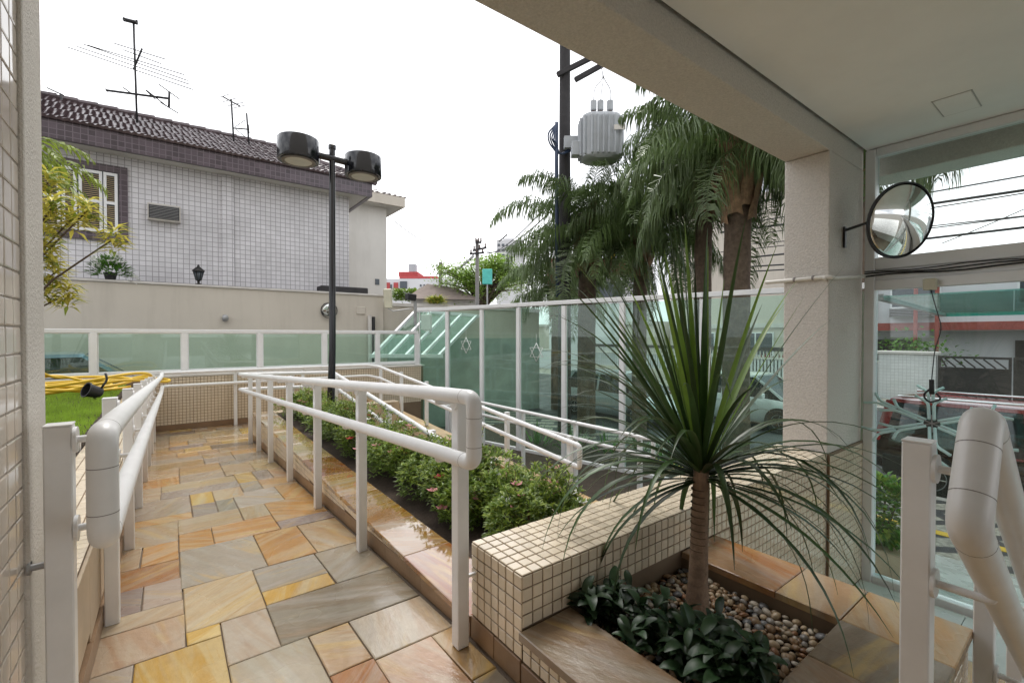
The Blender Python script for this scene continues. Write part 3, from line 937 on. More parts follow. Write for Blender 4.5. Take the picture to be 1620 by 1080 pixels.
MB().box(1.172, 1.898, .572, 1.213, -1.0, .10).build('planting_soil', 'soil', pl)

# stairs down to the glass door
b = MB()
st = [(1.34, 0), (1.64, -.175), (1.94, -.35), (2.24, -.525)]
for i, (x, z) in enumerate(st[1:]):
    b.box(st[i][0] if i else 1.342, x, -2.8, .28, -1.6, z - .02)
b.box(2.24, 4.298, -2.8, 1.19, -1.6, -.72)
struct('bounce_floor', MB().box(-6, 4.3, -14, -2.81, -1.6, -.03), 'paleconc')      # unseen pale floor added behind the opened porch to light its ceiling
stairs = struct('stairs', b, 'mortar')
for i in range(3):
    z = -.175 * (i + 1)
    for j, (y0, y1) in enumerate(((-.5, .28), (-1.3, -.5), (-2.1, -1.3))):
        slab(stairs, 1.34 + .3 * i, 1.66 + .3 * i, y0, y1, lambda q, z=z: z, rnd.choice('omkb'), .0015, .02, 'tread_slab', .0003)
for x0, x1 in ((2.24, 2.74), (2.74, 3.24), (3.24, 3.72)):
    for y0, y1 in ((.60, 1.19), (.0, .60), (-.6, .0), (-1.2, -.6)):
        if x0 < 2.3 and y1 > .5 and False: continue
        slab(stairs, x0, x1, y0, y1, lambda q: -.70, rnd.choice('omkb'), .002, .02, 'landing_slab', .0003)
for y0, y1 in ((.60, 1.19), (.0, .60), (-.6, .0), (-1.2, -.6)):
    o = MB().box(3.723, 4.295, y0 + .002, y1 - .002, -.72, -.701).build('landing_slab', 'paleconc', stairs)

# ------------------------------------------------------------------ handrails
def rail_z(path_xy, zfun):
    return [(x, y, zfun(x, y)) for x, y in path_xy]

def handrail(name, label, posts, tops, drop=.215, off=(-.1, 0), loops=(True, True), r=.0255, org=None, ph=.99, loopv=None, group=None):
    """posts: (x, y, floor z); tops: centre line of the upper rail; a lower rail runs parallel below; round loops close the ends"""
    root = empty(name, org or (posts[0][0], posts[0][1], posts[0][2]), label, 'handrail', group)
    T = [Vector(p) for p in tops]
    up = [Vector((0, 0, drop))] * len(T)
    if loopv:
        up = [Vector(loopv)] * len(T)
    L = [a - b for a, b in zip(T, up)]
    cut = .075
    def rail(P, nm):
        Q = fillet(P, .10, 7)
        if loops[0]:
            Q[0] = Q[0] + (Q[1] - Q[0]).normalized() * cut
        if loops[1]:
            Q[-1] = Q[-1] + (Q[-2] - Q[-1]).normalized() * cut
        return MB().tube(Q, r, 20).build(nm, 'white', root, smooth=2)
    rail(T, 'top_rail')
    rail(L, 'lower_rail')
    for e, i, k in ((loops[0], 0, 1), (loops[1], -1, -2)):
        if not e: continue
        d0 = (T[k] - T[i]).normalized()
        pth = [T[i] + d0 * cut, T[i], L[i], L[i] + d0 * cut]
        lp = MB().tube(fillet(pth, .055, 8), r * 1.012, 24).build('end_loop', 'white', root, smooth=2)
        dv = (L[i] - T[i])
        for q, dd in ((T[i] + dv * .30, dv), (T[i] + dv * .74, dv), (T[i] + d0 * .062, d0), (L[i] + d0 * .062, d0)):
            dd = dd.normalized()
            MB().tube([q - dd * .0008, q + dd * .0008], r * 1.022, 24).build('seam', 'seam', lp, smooth=2)
    ov = Vector((off[0], off[1], 0))
    def zon(P, x, y):
        best = None
        for a, b2 in zip(P, P[1:]):
            ab = (b2 - a).to_2d()
            if ab.length < 1e-6: continue
            t = max(0, min(1, (Vector((x, y)) - a.to_2d()).dot(ab) / ab.length_squared))
            q = a.lerp(b2, t)
            dd = (q.to_2d() - Vector((x, y))).length
            if best is None or dd < best[0]: best = (dd, q)
        return best[1]
    for x, y, z in posts:
        ph_ = min(ph, zon(T, x, y).z + .022 - z)
        p = MB().box(x - .025, x + .025, y - .025, y + .025, z, z + ph_ - .004).build('post', 'white', root, bev=.003)
        MB().box(x - .0256, x + .0256, y - .0256, y + .0256, z + ph_ - .004, z + ph_).build('cap', 'white', p, bev=.001)
        for P in (T, L):
            q = zon(P, x, y)
            dv = Vector((q.x - x, q.y - y, 0))
            if dv.length < .03:
                dv = ov.copy()
            un = dv.normalized()
            f0 = Vector((x, y, q.z - .036)) + un * .025
            b = MB()
            b.tube([f0, f0 + un * .007], .031, 20)
            b.tube(fillet([f0, Vector((q.x, q.y, q.z - .036)) , q - Vector((0, 0, r * .5))], .02, 4), .0085, 10)
            b.build('bracket', 'white', root, smooth=2)
    return root

RX, LX = .79, -.114
h = .968
PY = (1.52, 2.66, 3.66, 4.68, 5.71, 6.58, 7.33)
handrail('ramp_handrail', 'white double handrail between planted bed and stone ramp, bent round at far end',
         [(.89, y, fz(y)) for y in PY] + [(1.5, 7.68, .04), (2.02, 7.2, .05), (2.0, 6.1, .05), (1.99, 5.0, .05), (1.98, 3.9, .05), (1.97, 2.9, .05)],
         [(RX, 1.26, .995), (RX, 1.5, .985), (RX, 7.62, fz(7.62) + h), (2.10, 7.62, .60), (1.92, 3.4, .235), (1.90, 2.7, .18)],
         off=(-.1, 0), loops=(True, True))
# posts on the bed kerb stand lower than the ramp posts
lpost = [(-.214, y, fz(y)) for y in (1.51, 2.64, 3.66, 4.68, 5.71, 6.6, 7.5, 8.5)]
handrail('ramp_handrail', 'white double handrail starting at tiled wall, along lawn wall and end wall to lower ramp',
         lpost + [(.9, 9.28, LAND), (2.0, 9.28, LAND), (3.3, 8.7, -.15), (3.3, 7.7, -.2), (3.3, 6.7, -.26), (3.3, 5.6, -.32), (3.3, 4.5, -.38), (3.3, 3.4, -.44)],
         [(LX, 1.25, .995), (LX, 1.5, .985), (LX, 8.3, LAND + h), (LX, 9.15, LAND + h), (3.2, 9.15, LAND + h), (3.2, 8.5, LAND + h), (3.2, 3.16, .115)],
         off=(.1, 0), loops=(True, True))
# tie between the first left post and the tiled wall
t = MB()
t.tube([(-.24, 1.51, .66), (-.27, 1.51, .66)], .008, 10)
t.tube([(-.2695, 1.51, .66), (-.264, 1.51, .66)], .016, 14)
tag(t.build('wall_tie', 'acgrille', loc=(-.255, 1.51, .66), smooth=2), 'short grey steel tie from tiled wall to nearest left handrail post', 'wall tie')
t = MB().box(.915, .953, 1.50, 1.512, .262, .272)
tag(t.build('wall_tie', 'alu', loc=(.93, 1.505, .26)), 'small flat tie between handrail post and end of tiled parapet wall', 'wall tie')
# rail along the garden by the street fence
handrail('garden_handrail', 'white double handrail standing in garden in front of tall glass fence',
         [(4.58, y, -1.02) for y in (8.2, 7.0, 5.8, 4.6, 3.5)], [(4.5, 8.5, -.02), (4.5, 3.25, -.02)], off=(-.08, 0), loops=(False, True), ph=.99)
# stair rail at the right edge
sl_ = .68
sx = lambda x: 1.05 - sl_ * (x - 1.17)
dn = Vector((1, 0, -sl_)).normalized()
pp = Vector((sl_, 0, 1)).normalized() * .205
handrail('stair_handrail', 'white double handrail sloping down the stairs at right edge, thick rounded end', [(1.32, .262, 0), (2.2, .262, -.525), (3.0, .262, -.70)],
         [(1.165, .146, sx(1.165)), (2.95, .146, sx(2.95))], off=(0, -.1), loops=(True, False), r=.029, loopv=tuple(pp), ph=.985)

# ------------------------------------------------------------------ low glass fence on the end wall
lf = empty('low_glass_fence', (1.4, 9.46, .53), 'low fence of green glass panes in white frames on end wall', 'fence')
FY = 9.46
ux = [at(u, 550, Y=FY).x for u in (-40, 148, 292, 411, 513, 597)] + [4.42]
MB().box(ux[0], 4.45, FY - .03, FY + .03, 1.235, 1.295).build('top_rail', 'alu', lf, bev=.004)
MB().box(ux[0], 4.45, FY - .028, FY + .028, .56, .615).build('bottom_rail', 'alu', lf, bev=.004)
for x in ux:
    MB().box(x - .045, x + .045, FY - .032, FY + .032, .536, 1.234).build('post', 'alu', lf, bev=.004)
for a, b2 in zip(ux, ux[1:]):
    pn = MB().box(a + .058, b2 - .058, FY - .004, FY + .004, .628, 1.222).build('pane', 'glass_green', lf)
    g = MB()
    for q in ((a + .046, a + .058, .616, 1.234), (b2 - .058, b2 - .046, .616, 1.234), (a + .058, b2 - .058, .616, .628), (a + .058, b2 - .058, 1.222, 1.234)):
        g.box(q[0], q[1], FY - .012, FY + .012, q[2], q[3])
    g.build('bead', 'alu', pn)

# ------------------------------------------------------------------ tall glass fence along the street
tf = empty('tall_glass_fence', (5.6, 5.8, -1.05), 'tall fence of green glass panes with white posts facing the street', 'fence')
A0, B0 = Vector((4.9, 8.9)), Vector((6.6, 1.75))
def fence_at(u):
    c = (u - 810) / F
    r = (.6 + .8 * c) / (.8 - .6 * c)
    d = B0 - A0
    s = (r * A0.y - A0.x) / (d.x - r * d.y)
    return A0 + d * s
fp = [Vector((4.45, 9.46)), A0] + [fence_at(u) for u in (763, 821, 893, 985, 1113)] + [B0]
ZT, ZB = 1.78, -1.05
for i, p in enumerate(fp):
    if i == 0: continue
    d = (fp[min(i + 1, len(fp) - 1)] - fp[i - 1]).normalized()
    MB().obox((p.x, p.y, (ZT + ZB) / 2 - .03), (d.x, d.y, 0), (-d.y, d.x, 0), (0, 0, 1), .042, .042, (ZT - ZB) / 2 - .03).build('post', 'alu', tf, bev=.004)
for a, b2 in zip(fp, fp[1:]):
    d = (b2 - a).normalized()
    L = (b2 - a).length
    m = (a + b2) / 2
    D, N3 = (d.x, d.y, 0), (-d.y, d.x, 0)
    MB().obox((m.x, m.y, ZT), D, N3, (0, 0, 1), L / 2 - .001, .055, .035).build('top_rail', 'alu', tf, bev=.004)
    MB().obox((m.x, m.y, ZB + .04), D, N3, (0, 0, 1), L / 2 - .044, .03, .04).build('bottom_rail', 'alu', tf, bev=.003)
    pn = MB().obox((m.x, m.y, (ZT + ZB) / 2 + .02), D, N3, (0, 0, 1), L / 2 - .056, .005, (ZT - ZB) / 2 - .08).build('pane', 'glass_green', tf)
    g = MB()
    for sg in (-1, 1):
        e = m + d * (sg * (L / 2 - .049))
        g.obox((e.x, e.y, (ZT + ZB) / 2 + .02), D, N3, (0, 0, 1), .006, .016, (ZT - ZB) / 2 - .07)
    g.build('bead', 'alu', pn)
# concrete upstand below it
b = MB()
for a, b2 in zip(fp[1:], fp[2:]):
    b.beam((a.x, a.y, -1.33), (b2.x, b2.y, -1.33), .16, .55)
b.build('upstand', 'wallbeige', tf)
# two wire stars hung on the panes
for (u, v), lb in (((740, 546), 'white six-pointed wire star on left pane of tall glass fence'), ((851, 557), 'white six-pointed wire star hung beside middle posts of tall fence')):
    q = fence_at(u)
    d = (B0 - A0).normalized()
    n = Vector((-d.y, d.x, 0))
    if n.x > 0: n = -n
    c = at(u, v, T=depth((q.x, q.y))) + Vector((n.x, n.y, 0)) * .05
    D = Vector((d.x, d.y, 0))
    b = MB()
    for k in range(2):
        pts = [c + (D * math.cos(a) + Vector((0, 0, 1)) * math.sin(a)) * .17 for a in [R(90 + 180 * k + 120 * j) for j in range(4)]]
        b.tube(pts, .008, 6)
    b.tube([c + Vector((0, 0, .17)), c + Vector((0, 0, .34))], .003, 5)
    tag(b.build('star_ornament', 'star', loc=c, smooth=True), lb, 'ornament', 'wire stars on the fence')

# ------------------------------------------------------------------ glass entrance wall at the right
gd = empty('glass_entrance_wall', (4.36, .6, -.72), 'white framed glass entrance wall right of the pillar', 'glass wall')
GX = 4.37
MB().box(GX - .05, GX + .05, 1.13, 1.193, -.72, 2.62).build('jamb', 'alu', gd, bev=.004)
MB().box(GX - .04, GX + .04, -3.0, 1.129, 2.565, 2.626).build('head_rail', 'alu', gd, bev=.004)
MB().box(GX - .04, GX + .04, -3.0, 1.129, 1.70, 1.79).build('transom', 'alu', gd, bev=.004)
MB().box(GX - .025, GX + .04, -3.0, 1.129, 1.62, 1.698).build('transom_panel', 'alu', gd)
MB().box(GX - .04, GX + .04, -3.0, 1.129, 1.545, 1.618).build('transom', 'alu', gd, bev=.004)
MB().box(GX - .04, GX + .04, -3.0, 1.129, -.72, -.66).build('sill', 'alu', gd, bev=.004)
MB().box(GX - .05, GX + .05, -.72, -.64, -.659, 2.56).build('mullion', 'alu', gd, bev=.004)
for y0, y1 in ((-.636, 1.126), (-2.9, -.724)):
    MB().box(GX - .004, GX + .004, y0, y1, 1.792, 2.563).build('pane', 'glass_clear', gd)
    MB().box(GX - .005, GX + .005, y0, y1, -.658, 1.543).build('pane', 'glass_door', gd)
# conduit pipe round the pillar and cable along the transom
b = MB()
pz = at(1300, 436, Y=1.2).z
b.tube(fillet([(3.632, 1.62, 1.60), (3.632, 1.192, pz), (3.70, 1.192, pz - .005), (4.30, 1.192, 1.655)], .03, 5), .014, 12)
b.tube([(3.632, 1.235, pz - .006), (3.632, 1.22, pz - .004)], .019, 12)
cd = b.build('conduit_pipe', 'pipe', loc=(3.63, 1.2, 1.6), smooth=2)
tag(cd, 'white plastic conduit pipe clipped round the pillar', 'pipe')
g = MB()
for x, y in ((3.632, 1.42), (3.632, 1.30)):
    g.tube([(x, y - .006, 1.603), (x, y + .006, 1.603)], .0175, 12)
g.build('clip', 'seam', cd)
b = MB()
rr = random.Random(3)
for k in range(3):
    pts = []
    for i in range(24):
        y = 1.19 - i * .14
        pts.append((GX - .052 - .006 * k, y, 1.652 + .016 * k + .008 * math.sin(i * 1.3 + k) + (0 if i else 0)))
    b.tube(pts, .006 - .001 * k, 6)
tag(b.build('transom_cable', 'cable', loc=(GX, .5, 1.65), smooth=True), 'bundle of black cables running along the door transom', 'cable')

# snowflake of rope light hanging inside the glass
sc = at(1476, 670, X=4.16)
sn = empty('snowflake_light', sc, 'unlit pale tube snowflake hanging on a black cable before the glass door', 'ornament')
b = MB()
ey, ez = Vector((0, 1.1, .06)), Vector((.7, .1, .62))
for k in range(6):
    a = R(30 + 60 * k - 3)
    d = ey * math.cos(a) + ez * math.sin(a)
    n = ey * -math.sin(a) + ez * math.cos(a)
    for sg in (-1, 1):
        b.tube(fillet([sc + d * .04 + n * .012 * sg, sc + d * .20 + n * .014 * sg, sc + d * .26 + n * .075 * sg], .03, 3), .0095, 8)
        b.tube(fillet([sc + d * .205 + n * .010 * sg, sc + d * .31 + n * .012 * sg, sc + d * .37 + n * .065 * sg], .03, 3), .0095, 8)
b.build('rope_light_arms', 'neon', sn, smooth=True)
b = MB()
for k in range(6):
    a = R(30 + 60 * k - 3)
    d = ey * math.cos(a) + ez * math.sin(a)
    b.tube([sc + d * .0 , sc + d * .08], .004, 6)
b.build('wire_hub', 'seam', sn)
b = MB()
pc = at(1470, 452, X=4.28)
b.tube(fillet([pc, pc + Vector((-.03, -.03, -.12)), pc + Vector((-.05, -.075, -.3)), sc + Vector((.02, -.005, .5)), sc + Vector((0, .005, .28)), sc + Vector((0, .0, .21))], .05, 4), .003, 7)
b.tube([sc + Vector((0, .004, .30)), sc + Vector((0, .002, .20))], .014, 8)
b.tube(fillet([sc + Vector((0, 0, .25)), sc + Vector((0, .05, .19)), sc + Vector((0, .02, .14)), sc + Vector((0, -.05, .17)), sc + Vector((0, -.02, .21))], .03, 4), .006, 7)
b.build('cable', 'cable', sn, smooth=True)
MB().box(pc.x - .02, pc.x + .03, pc.y - .035, pc.y + .035, pc.z - .03, pc.z + .05).build('plug', 'creamplastic', sn, bev=.005)

# convex mirror on the pillar
mc = at(1423, 350, T=3.08)
mr = empty('convex_mirror', (3.95, 1.2, mc.z), 'round convex mirror with black rim on a bracket from the pillar', 'mirror')
nrm = Vector((-.47, -.85, -.20)).normalized()
prof = []
RR, sag = .245, .062
cr = (RR * RR + sag * sag) / (2 * sag)
for i in range(13):
    a = math.asin(RR / cr) * (1 - i / 12)
    prof.append((max(cr * math.sin(a), 1e-7), cr * math.cos(a) - (cr - sag)))
MB().lathe(prof, mc, 48, nrm).build('mirror_dome', 'mirror', mr, smooth=True)
MB().lathe([(RR - .004, -.010), (RR + .006, -.010), (RR + .007, .004), (RR + .002, .008), (RR - .004, .005), (RR - .004, -.010)], mc, 48, nrm, False).build('rim', 'blackmat', mr, smooth=2)
MB().lathe([(RR - .005, -.006), (RR * .6, -.03), (.04, -.04)], mc, 32, nrm).build('back_shell', 'blackmat', mr, smooth=2)
b = MB()
bp0 = at(1335, 365, Y=1.2)
b.tube(fillet([bp0, bp0 + Vector((0, -.16, .035)), mc - nrm * .04], .03, 4), .010, 8)
b.obox(bp0 + Vector((0, .0, -.05)), (1, 0, 0), (0, 1, 0), (0, 0, 1), .014, .006, .075)
b.build('bracket', 'blackmat', mr, smooth=2)

# ------------------------------------------------------------------ twin drum lamp
lb0 = Vector((1.62, 6.03, .02))
lp = empty('lamp_post', lb0, 'black garden lamp post with two glossy drum shades above the azalea bed', 'lamp')
MB().tube([lb0, lb0 + Vector((.03, -.01, 1.0)), (1.655, 6.0, 3.56)], [.05, .042, .036], 20).build('pole', 'black', lp, smooth=2)
MB().lathe([(.11, 0), (.11, .015), (.06, .03)], lb0, 20).build('base_plate', 'black', lp, smooth=2)
MB().lathe([(.036, 0), (.046, .005), (.046, .05), (.03, .065)], (1.655, 6.0, 3.545), 20).build('cap', 'black', lp, smooth=2)
d1, d2 = at(474, 243, T=5.52), at(576, 268, T=6.06)
d1.z = d2.z = 3.43
MB().tube([d1, d2], .042, 14).build('cross_arm', 'black', lp, smooth=2)
for d in (d1, d2):
    o = MB().lathe([(.185, -.13), (.228, -.135), (.234, -.125), (.234, .115), (.226, .125), (.0001, .128)], d, 56).build('drum_shade', 'black', lp, smooth=2)
    MB().lathe([(.0001, -.142), (.150, -.142), (.152, -.133), (.0001, -.133)], d, 40).build('lens', 'lens', o, smooth=2)
    MB().lathe([(.153, -.145), (.19, -.143), (.19, -.132), (.153, -.132), (.153, -.145)], d, 40, None, False).build('lens_ring', 'seam', o, smooth=2)

# ------------------------------------------------------------------ dracaena in the planter
dc = Vector((1.64, .965, .655))
dr = empty('dracaena_plant', (1.635, .97, .10), 'tall spiky dracaena with long drooping dark green leaves in pebble planter', 'plant')
tb = Vector((1.625, .975, .09))
pth = [tb, tb + Vector((.004, -.002, .05)), tb + Vector((.008, -.004, .16)), tb + Vector((.012, -.006, .34)), tb + Vector((.014, -.008, .48)), dc + Vector((0, 0, .03))]
MB().tube(pth, [.064, .046, .036, .032, .030, .029], 18).build('trunk', 'trunk', dr, smooth=2)
g = MB()
for i in range(18):
    z = .16 + i * .026
    g.tube([Vector((1.635, .970, z)), Vector((1.6352, .970, z + .003))], .0358 - i * .0003, 16)
g.build('leaf_scars', 'stem', dr, smooth=2)
lr = random.Random(5)
def long_leaf(base, az, el, L, wd, droop, seg=12):
    p = Vector(base)
    e = el
    sd = Vector((-math.sin(az), math.cos(az), 0))
    pts = []
    st = L / seg
    for i in range(seg + 1):
        t = i / seg
        ww = wd * (min(1, .45 + t * 2.4)) * (1 - max(0, (t - .3) / .7) ** 1.5) + .0012
        d = Vector((math.cos(az) * math.cos(e), math.sin(az) * math.cos(e), math.sin(e)))
        nn = sd.cross(d)
        if nn.z < 0 and e < R(90): nn = -nn
        pts.append((p + sd * ww / 2 + nn * ww * .16, p.copy(), p - sd * ww / 2 + nn * ww * .16))
        p = p + d * st
        e -= droop * st * (.25 + 1.5 * t) * max(.12, math.cos(max(e, R(-90))))
        az += lr.uniform(-.025, .025)
    vs = [q for tr in pts for q in tr]
    fs = []
    for i in range(seg):
        a = i * 3
        fs += [(a, a + 1, a + 4, a + 3), (a + 1, a + 2, a + 5, a + 4)]
    return MB().add(vs, fs)
n = 0
for i in range(180):
    t = i / 179
    az = i * 2.39996 + lr.uniform(-.2, .2)
    if t < .36 and lr.random() < .55:              # the young tuft leans towards the light
        az = R(143) + lr.uniform(-1.1, 1.1)
    el = R(86) - R(104) * t ** .92 + lr.uniform(-.13, .13)
    L = lr.uniform(.55, .80) if t > .3 else lr.uniform(.66, .93)
    dp = lr.uniform(1.6, 5.0) if t > .28 else lr.uniform(.25, 1.0)
    if t < .42 and math.cos(az - R(150)) > .1:
        dp *= .75; L *= 1.1
    if depth(dc + Vector((math.cos(az), math.sin(az), 0)) * .6) < .95 and el < R(35):
        L *= .72
    if el < R(30) and math.cos(az - R(211)) > .72:
        continue                                     # none hangs straight before the trunk
    base = dc + Vector((math.cos(az) * .02, math.sin(az) * .02, .07 * (1 - t) - .02))
    o = long_leaf(base, az, el, L, lr.uniform(.018, .029), dp).build('leaf', 'dracaena_young' if t < .2 and lr.random() < .75 else 'dracaena', dr, smooth=True)

# dark broad-leaved plants at its foot
lm = []
for k in range(4):
    me = MB()
    Lk, Wk, e_, p_ = .080 + .011 * k, .036 + .003 * k, R(72 - 10 * k), Vector((0, 0, 0))
    vv = []
    for i in range(8):
        t_ = i / 7
        w_ = Wk * (.12 + .88 * math.sin(math.pi * min(1, t_ * .96 + .02)) ** .8) / 2
        vv += [p_ + Vector((0, w_, w_ * .35)), p_.copy(), p_ + Vector((0, -w_, w_ * .35))]
        p_ = p_ + Vector((math.cos(e_), 0, math.sin(e_))) * (Lk / 7)
        e_ -= .13 + .03 * k
    me.add(vv, [f_ for i in range(7) for f_ in ((i * 3, i * 3 + 1, i * 3 + 4, i * 3 + 3), (i * 3 + 1, i * 3 + 2, i * 3 + 5, i * 3 + 4))])
    o = me.build('leaf', 'darkleaf', None, smooth=True)
    lm.append(o.data)
    del ORG[o]
    bpy.data.objects.remove(o)
for i in range(34):
    for _ in range(60):
        x, y = lr.uniform(1.21, 1.62), lr.uniform(.62, 1.18)
        if x < 1.36 + (1.19 - y) * .26 and (Vector((x, y)) - Vector((1.63, .97))).length > .07: break
    pt = empty('broadleaf_plant', (x, y, .10), 'dark glossy broad-leaved plant, one of the clump at dracaena foot', 'plant', 'dark leafy plants in the planter')
    for k in range(17):
        o = bpy.data.objects.new('leaf', lm[(k + i) % 4])
        COL.objects.link(o)
        o.parent = pt
        o.location = (lr.uniform(-.015, .015), lr.uniform(-.015, .015), lr.uniform(0, .15))
        o.rotation_euler = (lr.uniform(-.3, .3), lr.uniform(-.35, .35), k * 2.4 + lr.uniform(-.4, .4))
        s = lr.uniform(.6, .95)
        o.scale = (s, s, s)
# pebbles: single stones are parts of the bed
pbed = empty('pebble_bed', (1.6, .85, .10), 'bed of rounded cream and brown pebbles in the planter', 'pebbles')
pm = []
for k in range(12):
    bm = bmesh.new()
    bmesh.ops.create_icosphere(bm, subdivisions=2, radius=1)
    sx_, sy_, sz_ = lr.uniform(.9, 1.3), lr.uniform(.75, 1.0), lr.uniform(.5, .72)
    ph = [lr.uniform(0, 6) for _ in range(3)]
    for v in bm.verts:
        c = v.co
        f = 1 + .09 * math.sin(2.1 * c.x + ph[0]) + .08 * math.sin(2.6 * c.y + ph[1]) + .06 * math.sin(3 * c.z + ph[2])
        v.co = Vector((c.x * sx_ * f, c.y * sy_ * f, c.z * sz_))
    me = bpy.data.meshes.new('pebble')
    bm.to_mesh(me)
    bm.free()
    me.polygons.foreach_set('use_smooth', [True] * len(me.polygons))
    me.materials.append(PEB[(0, 1, 0, 4, 1, 2, 3, 0, 1, 4, 5, 1)[k]])
    pm.append(me)
spots = []
for lay in range(2):
    for _ in range(4200):
        x, y = lr.uniform(1.19, 1.88), lr.uniform(.59, 1.20)
        r = lr.choice((.011, .013, .015, .018))
        if all((x - a) ** 2 + (y - b_) ** 2 > ((r + c_) * .86) ** 2 for a, b_, c_, z_ in spots if z_ == lay):
            spots.append((x, y, r, lay))
spots.sort(key=lambda s_: (-(s_[3] * 10 + (1 if s_[0] > 1.45 - (1.19 - s_[1]) * .0 else 0)), depth((s_[0], s_[1]))))
rest = MB()
for i, (x, y, r, lay) in enumerate(spots):
    k = lr.randrange(12)
    rot = (lr.uniform(-.4, .4), lr.uniform(-.4, .4), lr.uniform(0, 6.28))
    loc = Vector((x, y, .104 + lay * .014 + r * .3))
    if i < 300:
        o = bpy.data.objects.new('pebble', pm[k])
        COL.objects.link(o)
        o.parent = pbed
        o.location = loc - ORG[pbed]
        o.rotation_euler = rot
        o.scale = (r, r, r)
    else:
        mt = Matrix.Translation(loc) @ Matrix.Rotation(rot[2], 4, 'Z') @ Matrix.Scale(r, 4)
        rest.mi = (0, 1, 0, 4, 1, 2, 3, 0, 1, 4, 5, 1)[k]
        rest.add([mt @ v.co for v in pm[k].vertices], [tuple(p.vertices) for p in pm[k].polygons])
tag(rest.build('pebble_gravel', PEB, pbed, smooth=True), kind='stuff')

# ------------------------------------------------------------------ planting of the bed
ar = random.Random(21)
ORD = ('second', 'third', 'fourth', 'fifth', 'sixth', 'seventh', 'eighth', 'ninth', 'tenth')
def azalea(x, y, rx, ry, hgt, n, lab=None):
    root = empty('azalea_bush', (x, y, .02), lab, 'bush', 'azalea bushes in the bed')
    st = MB()
    lv = MB()
    lumps = [(ar.uniform(-.55, .55) * rx, ar.uniform(-.6, .6) * ry, ar.uniform(.45, .95) * hgt, ar.uniform(.45, .7)) for _ in range(7)]
    for lx, ly, lz, ls in lumps:
        for k in range(4):
            e = Vector((x + lx + ar.uniform(-.08, .08), y + ly + ar.uniform(-.1, .1), .02 + lz * ar.uniform(.8, 1.1)))
            b0 = Vector((x + lx * .2, y + ly * .3, .02))
            st.tube([b0, b0.lerp(e, .5) + Vector((0, 0, .03)), e], [.006, .004, .0025], 5)
    fl = []
    for i in range(n):
        lx, ly, lz, ls = ar.choice(lumps)
        d = Vector((ar.gauss(0, 1), ar.gauss(0, 1), ar.gauss(.25, .9)))
        d.normalize()
        rr_ = ar.uniform(.55, 1.0) ** .6
        p = Vector((x + lx + d.x * rx * ls * rr_, y + ly + d.y * ry * ls * rr_, max(.05, .02 + lz * .72 + d.z * hgt * .42 * rr_)))
        for k in range(3):
            a = ar.uniform(0, 6.28)
            dd = (d * .5 + Vector((math.cos(a), math.sin(a), ar.uniform(-.1, .8)))).normalized()
            lv.mi = 1 if (ar.random() < .38 and d.z > 0) else 0
            lv.leaf(p, dd, Vector((ar.uniform(-.4, .4), ar.uniform(-.4, .4), 1)), ar.uniform(.028, .05), ar.uniform(.012, .019), .2, .1)
        if ar.random() < .02 and d.z > .0: fl.append(p + d * .012)
    # young shoots standing out of the outline
    for k in range(7):
        lx, ly, lz, ls = ar.choice(lumps)
        p = Vector((x + lx, y + ly, .02 + lz))
        tip = p + Vector((ar.uniform(-.06, .06), ar.uniform(-.06, .06), ar.uniform(.10, .24)))
        st.tube([p, tip], [.003, .0015], 4)
        for q in range(14):
            t = q / 14
            a = q * 2.4
            lv.mi = 1
            lv.leaf(p.lerp(tip, t), Vector((math.cos(a), math.sin(a), .7)), (0, 0, 1), .034, .013, .2, .1)
    lv.build('leaves', ['azalea', 'azalea2'], root)
    st.build('stems', 'stem', root)
    for p in fl[:11]:
        m = ar.choice(('pink', 'red', 'pink', 'whitepetal'))
        f = MB()
        for k in range(5):
            a = k * 1.2566
            f.leaf(p, Vector((math.cos(a), math.sin(a), .55)), (0, 0, 1), .044, .036, -.1, .1)
        f.build('flower', m, root)
for i, y in enumerate((1.86, 2.28, 2.72, 3.2, 3.7, 4.25, 4.8, 5.4, 6.0, 6.6, 7.15)):
    near = y < 3.5
    azalea(1.58 + ar.uniform(-.05, .05), y, .32 if near else .36, .34, ar.uniform(.34, .46), 1900 if near else 1200,
           'azalea bush nearest the tiled parapet wall' if i == 0 else 'azalea bush farthest from parapet wall, last in the bed' if i == 10 else '%s azalea bush in the bed counted from tiled parapet wall' % ORD[i - 1])
for i in range(5):
    azalea(3.75 + ar.uniform(-.1, .1), 2.3 + i * 1.1, .28, .4, ar.uniform(.3, .4), 300, 'azalea bush on garden soil behind lower ramp kerb, %s from the parapet wall' % ('first', 'second', 'third', 'fourth', 'fifth')[i])
# the bushes behind the lower ramp stand on the garden soil
for o in [o for o in COL.objects if o.name.startswith('azalea_bush') and o.location.x > 3]:
    o.location.z = -1.02
    o['group'] = 'azalea bushes by the street fence'

# spiky clumps outside the tall fence, seen through its glass
for i, (u, v, T) in enumerate(((850, 668, 9.3), (905, 672, 9.0), (960, 660, 8.6), (1010, 655, 8.2), (1060, 690, 7.9))):
    c = at(u, v, T=T)
    c.z = STREET + .12 if i % 2 else STREET + .12
    r_ = empty('agave_clump', c, 'grey green spiky clump behind tall glass fence, %s from the left' % ('first', 'second', 'third', 'fourth', 'fifth')[i], 'plant', 'spiky clumps behind the fence')
    for k in range(26):
        a = k * 2.4
        o = long_leaf(c, a, R(ar.uniform(35, 85)), ar.uniform(.5, .85), .05, ar.uniform(.4, 1.5), 6)
        o.build('leaf', 'shrub' if k % 3 else 'palm', r_, smooth=True)

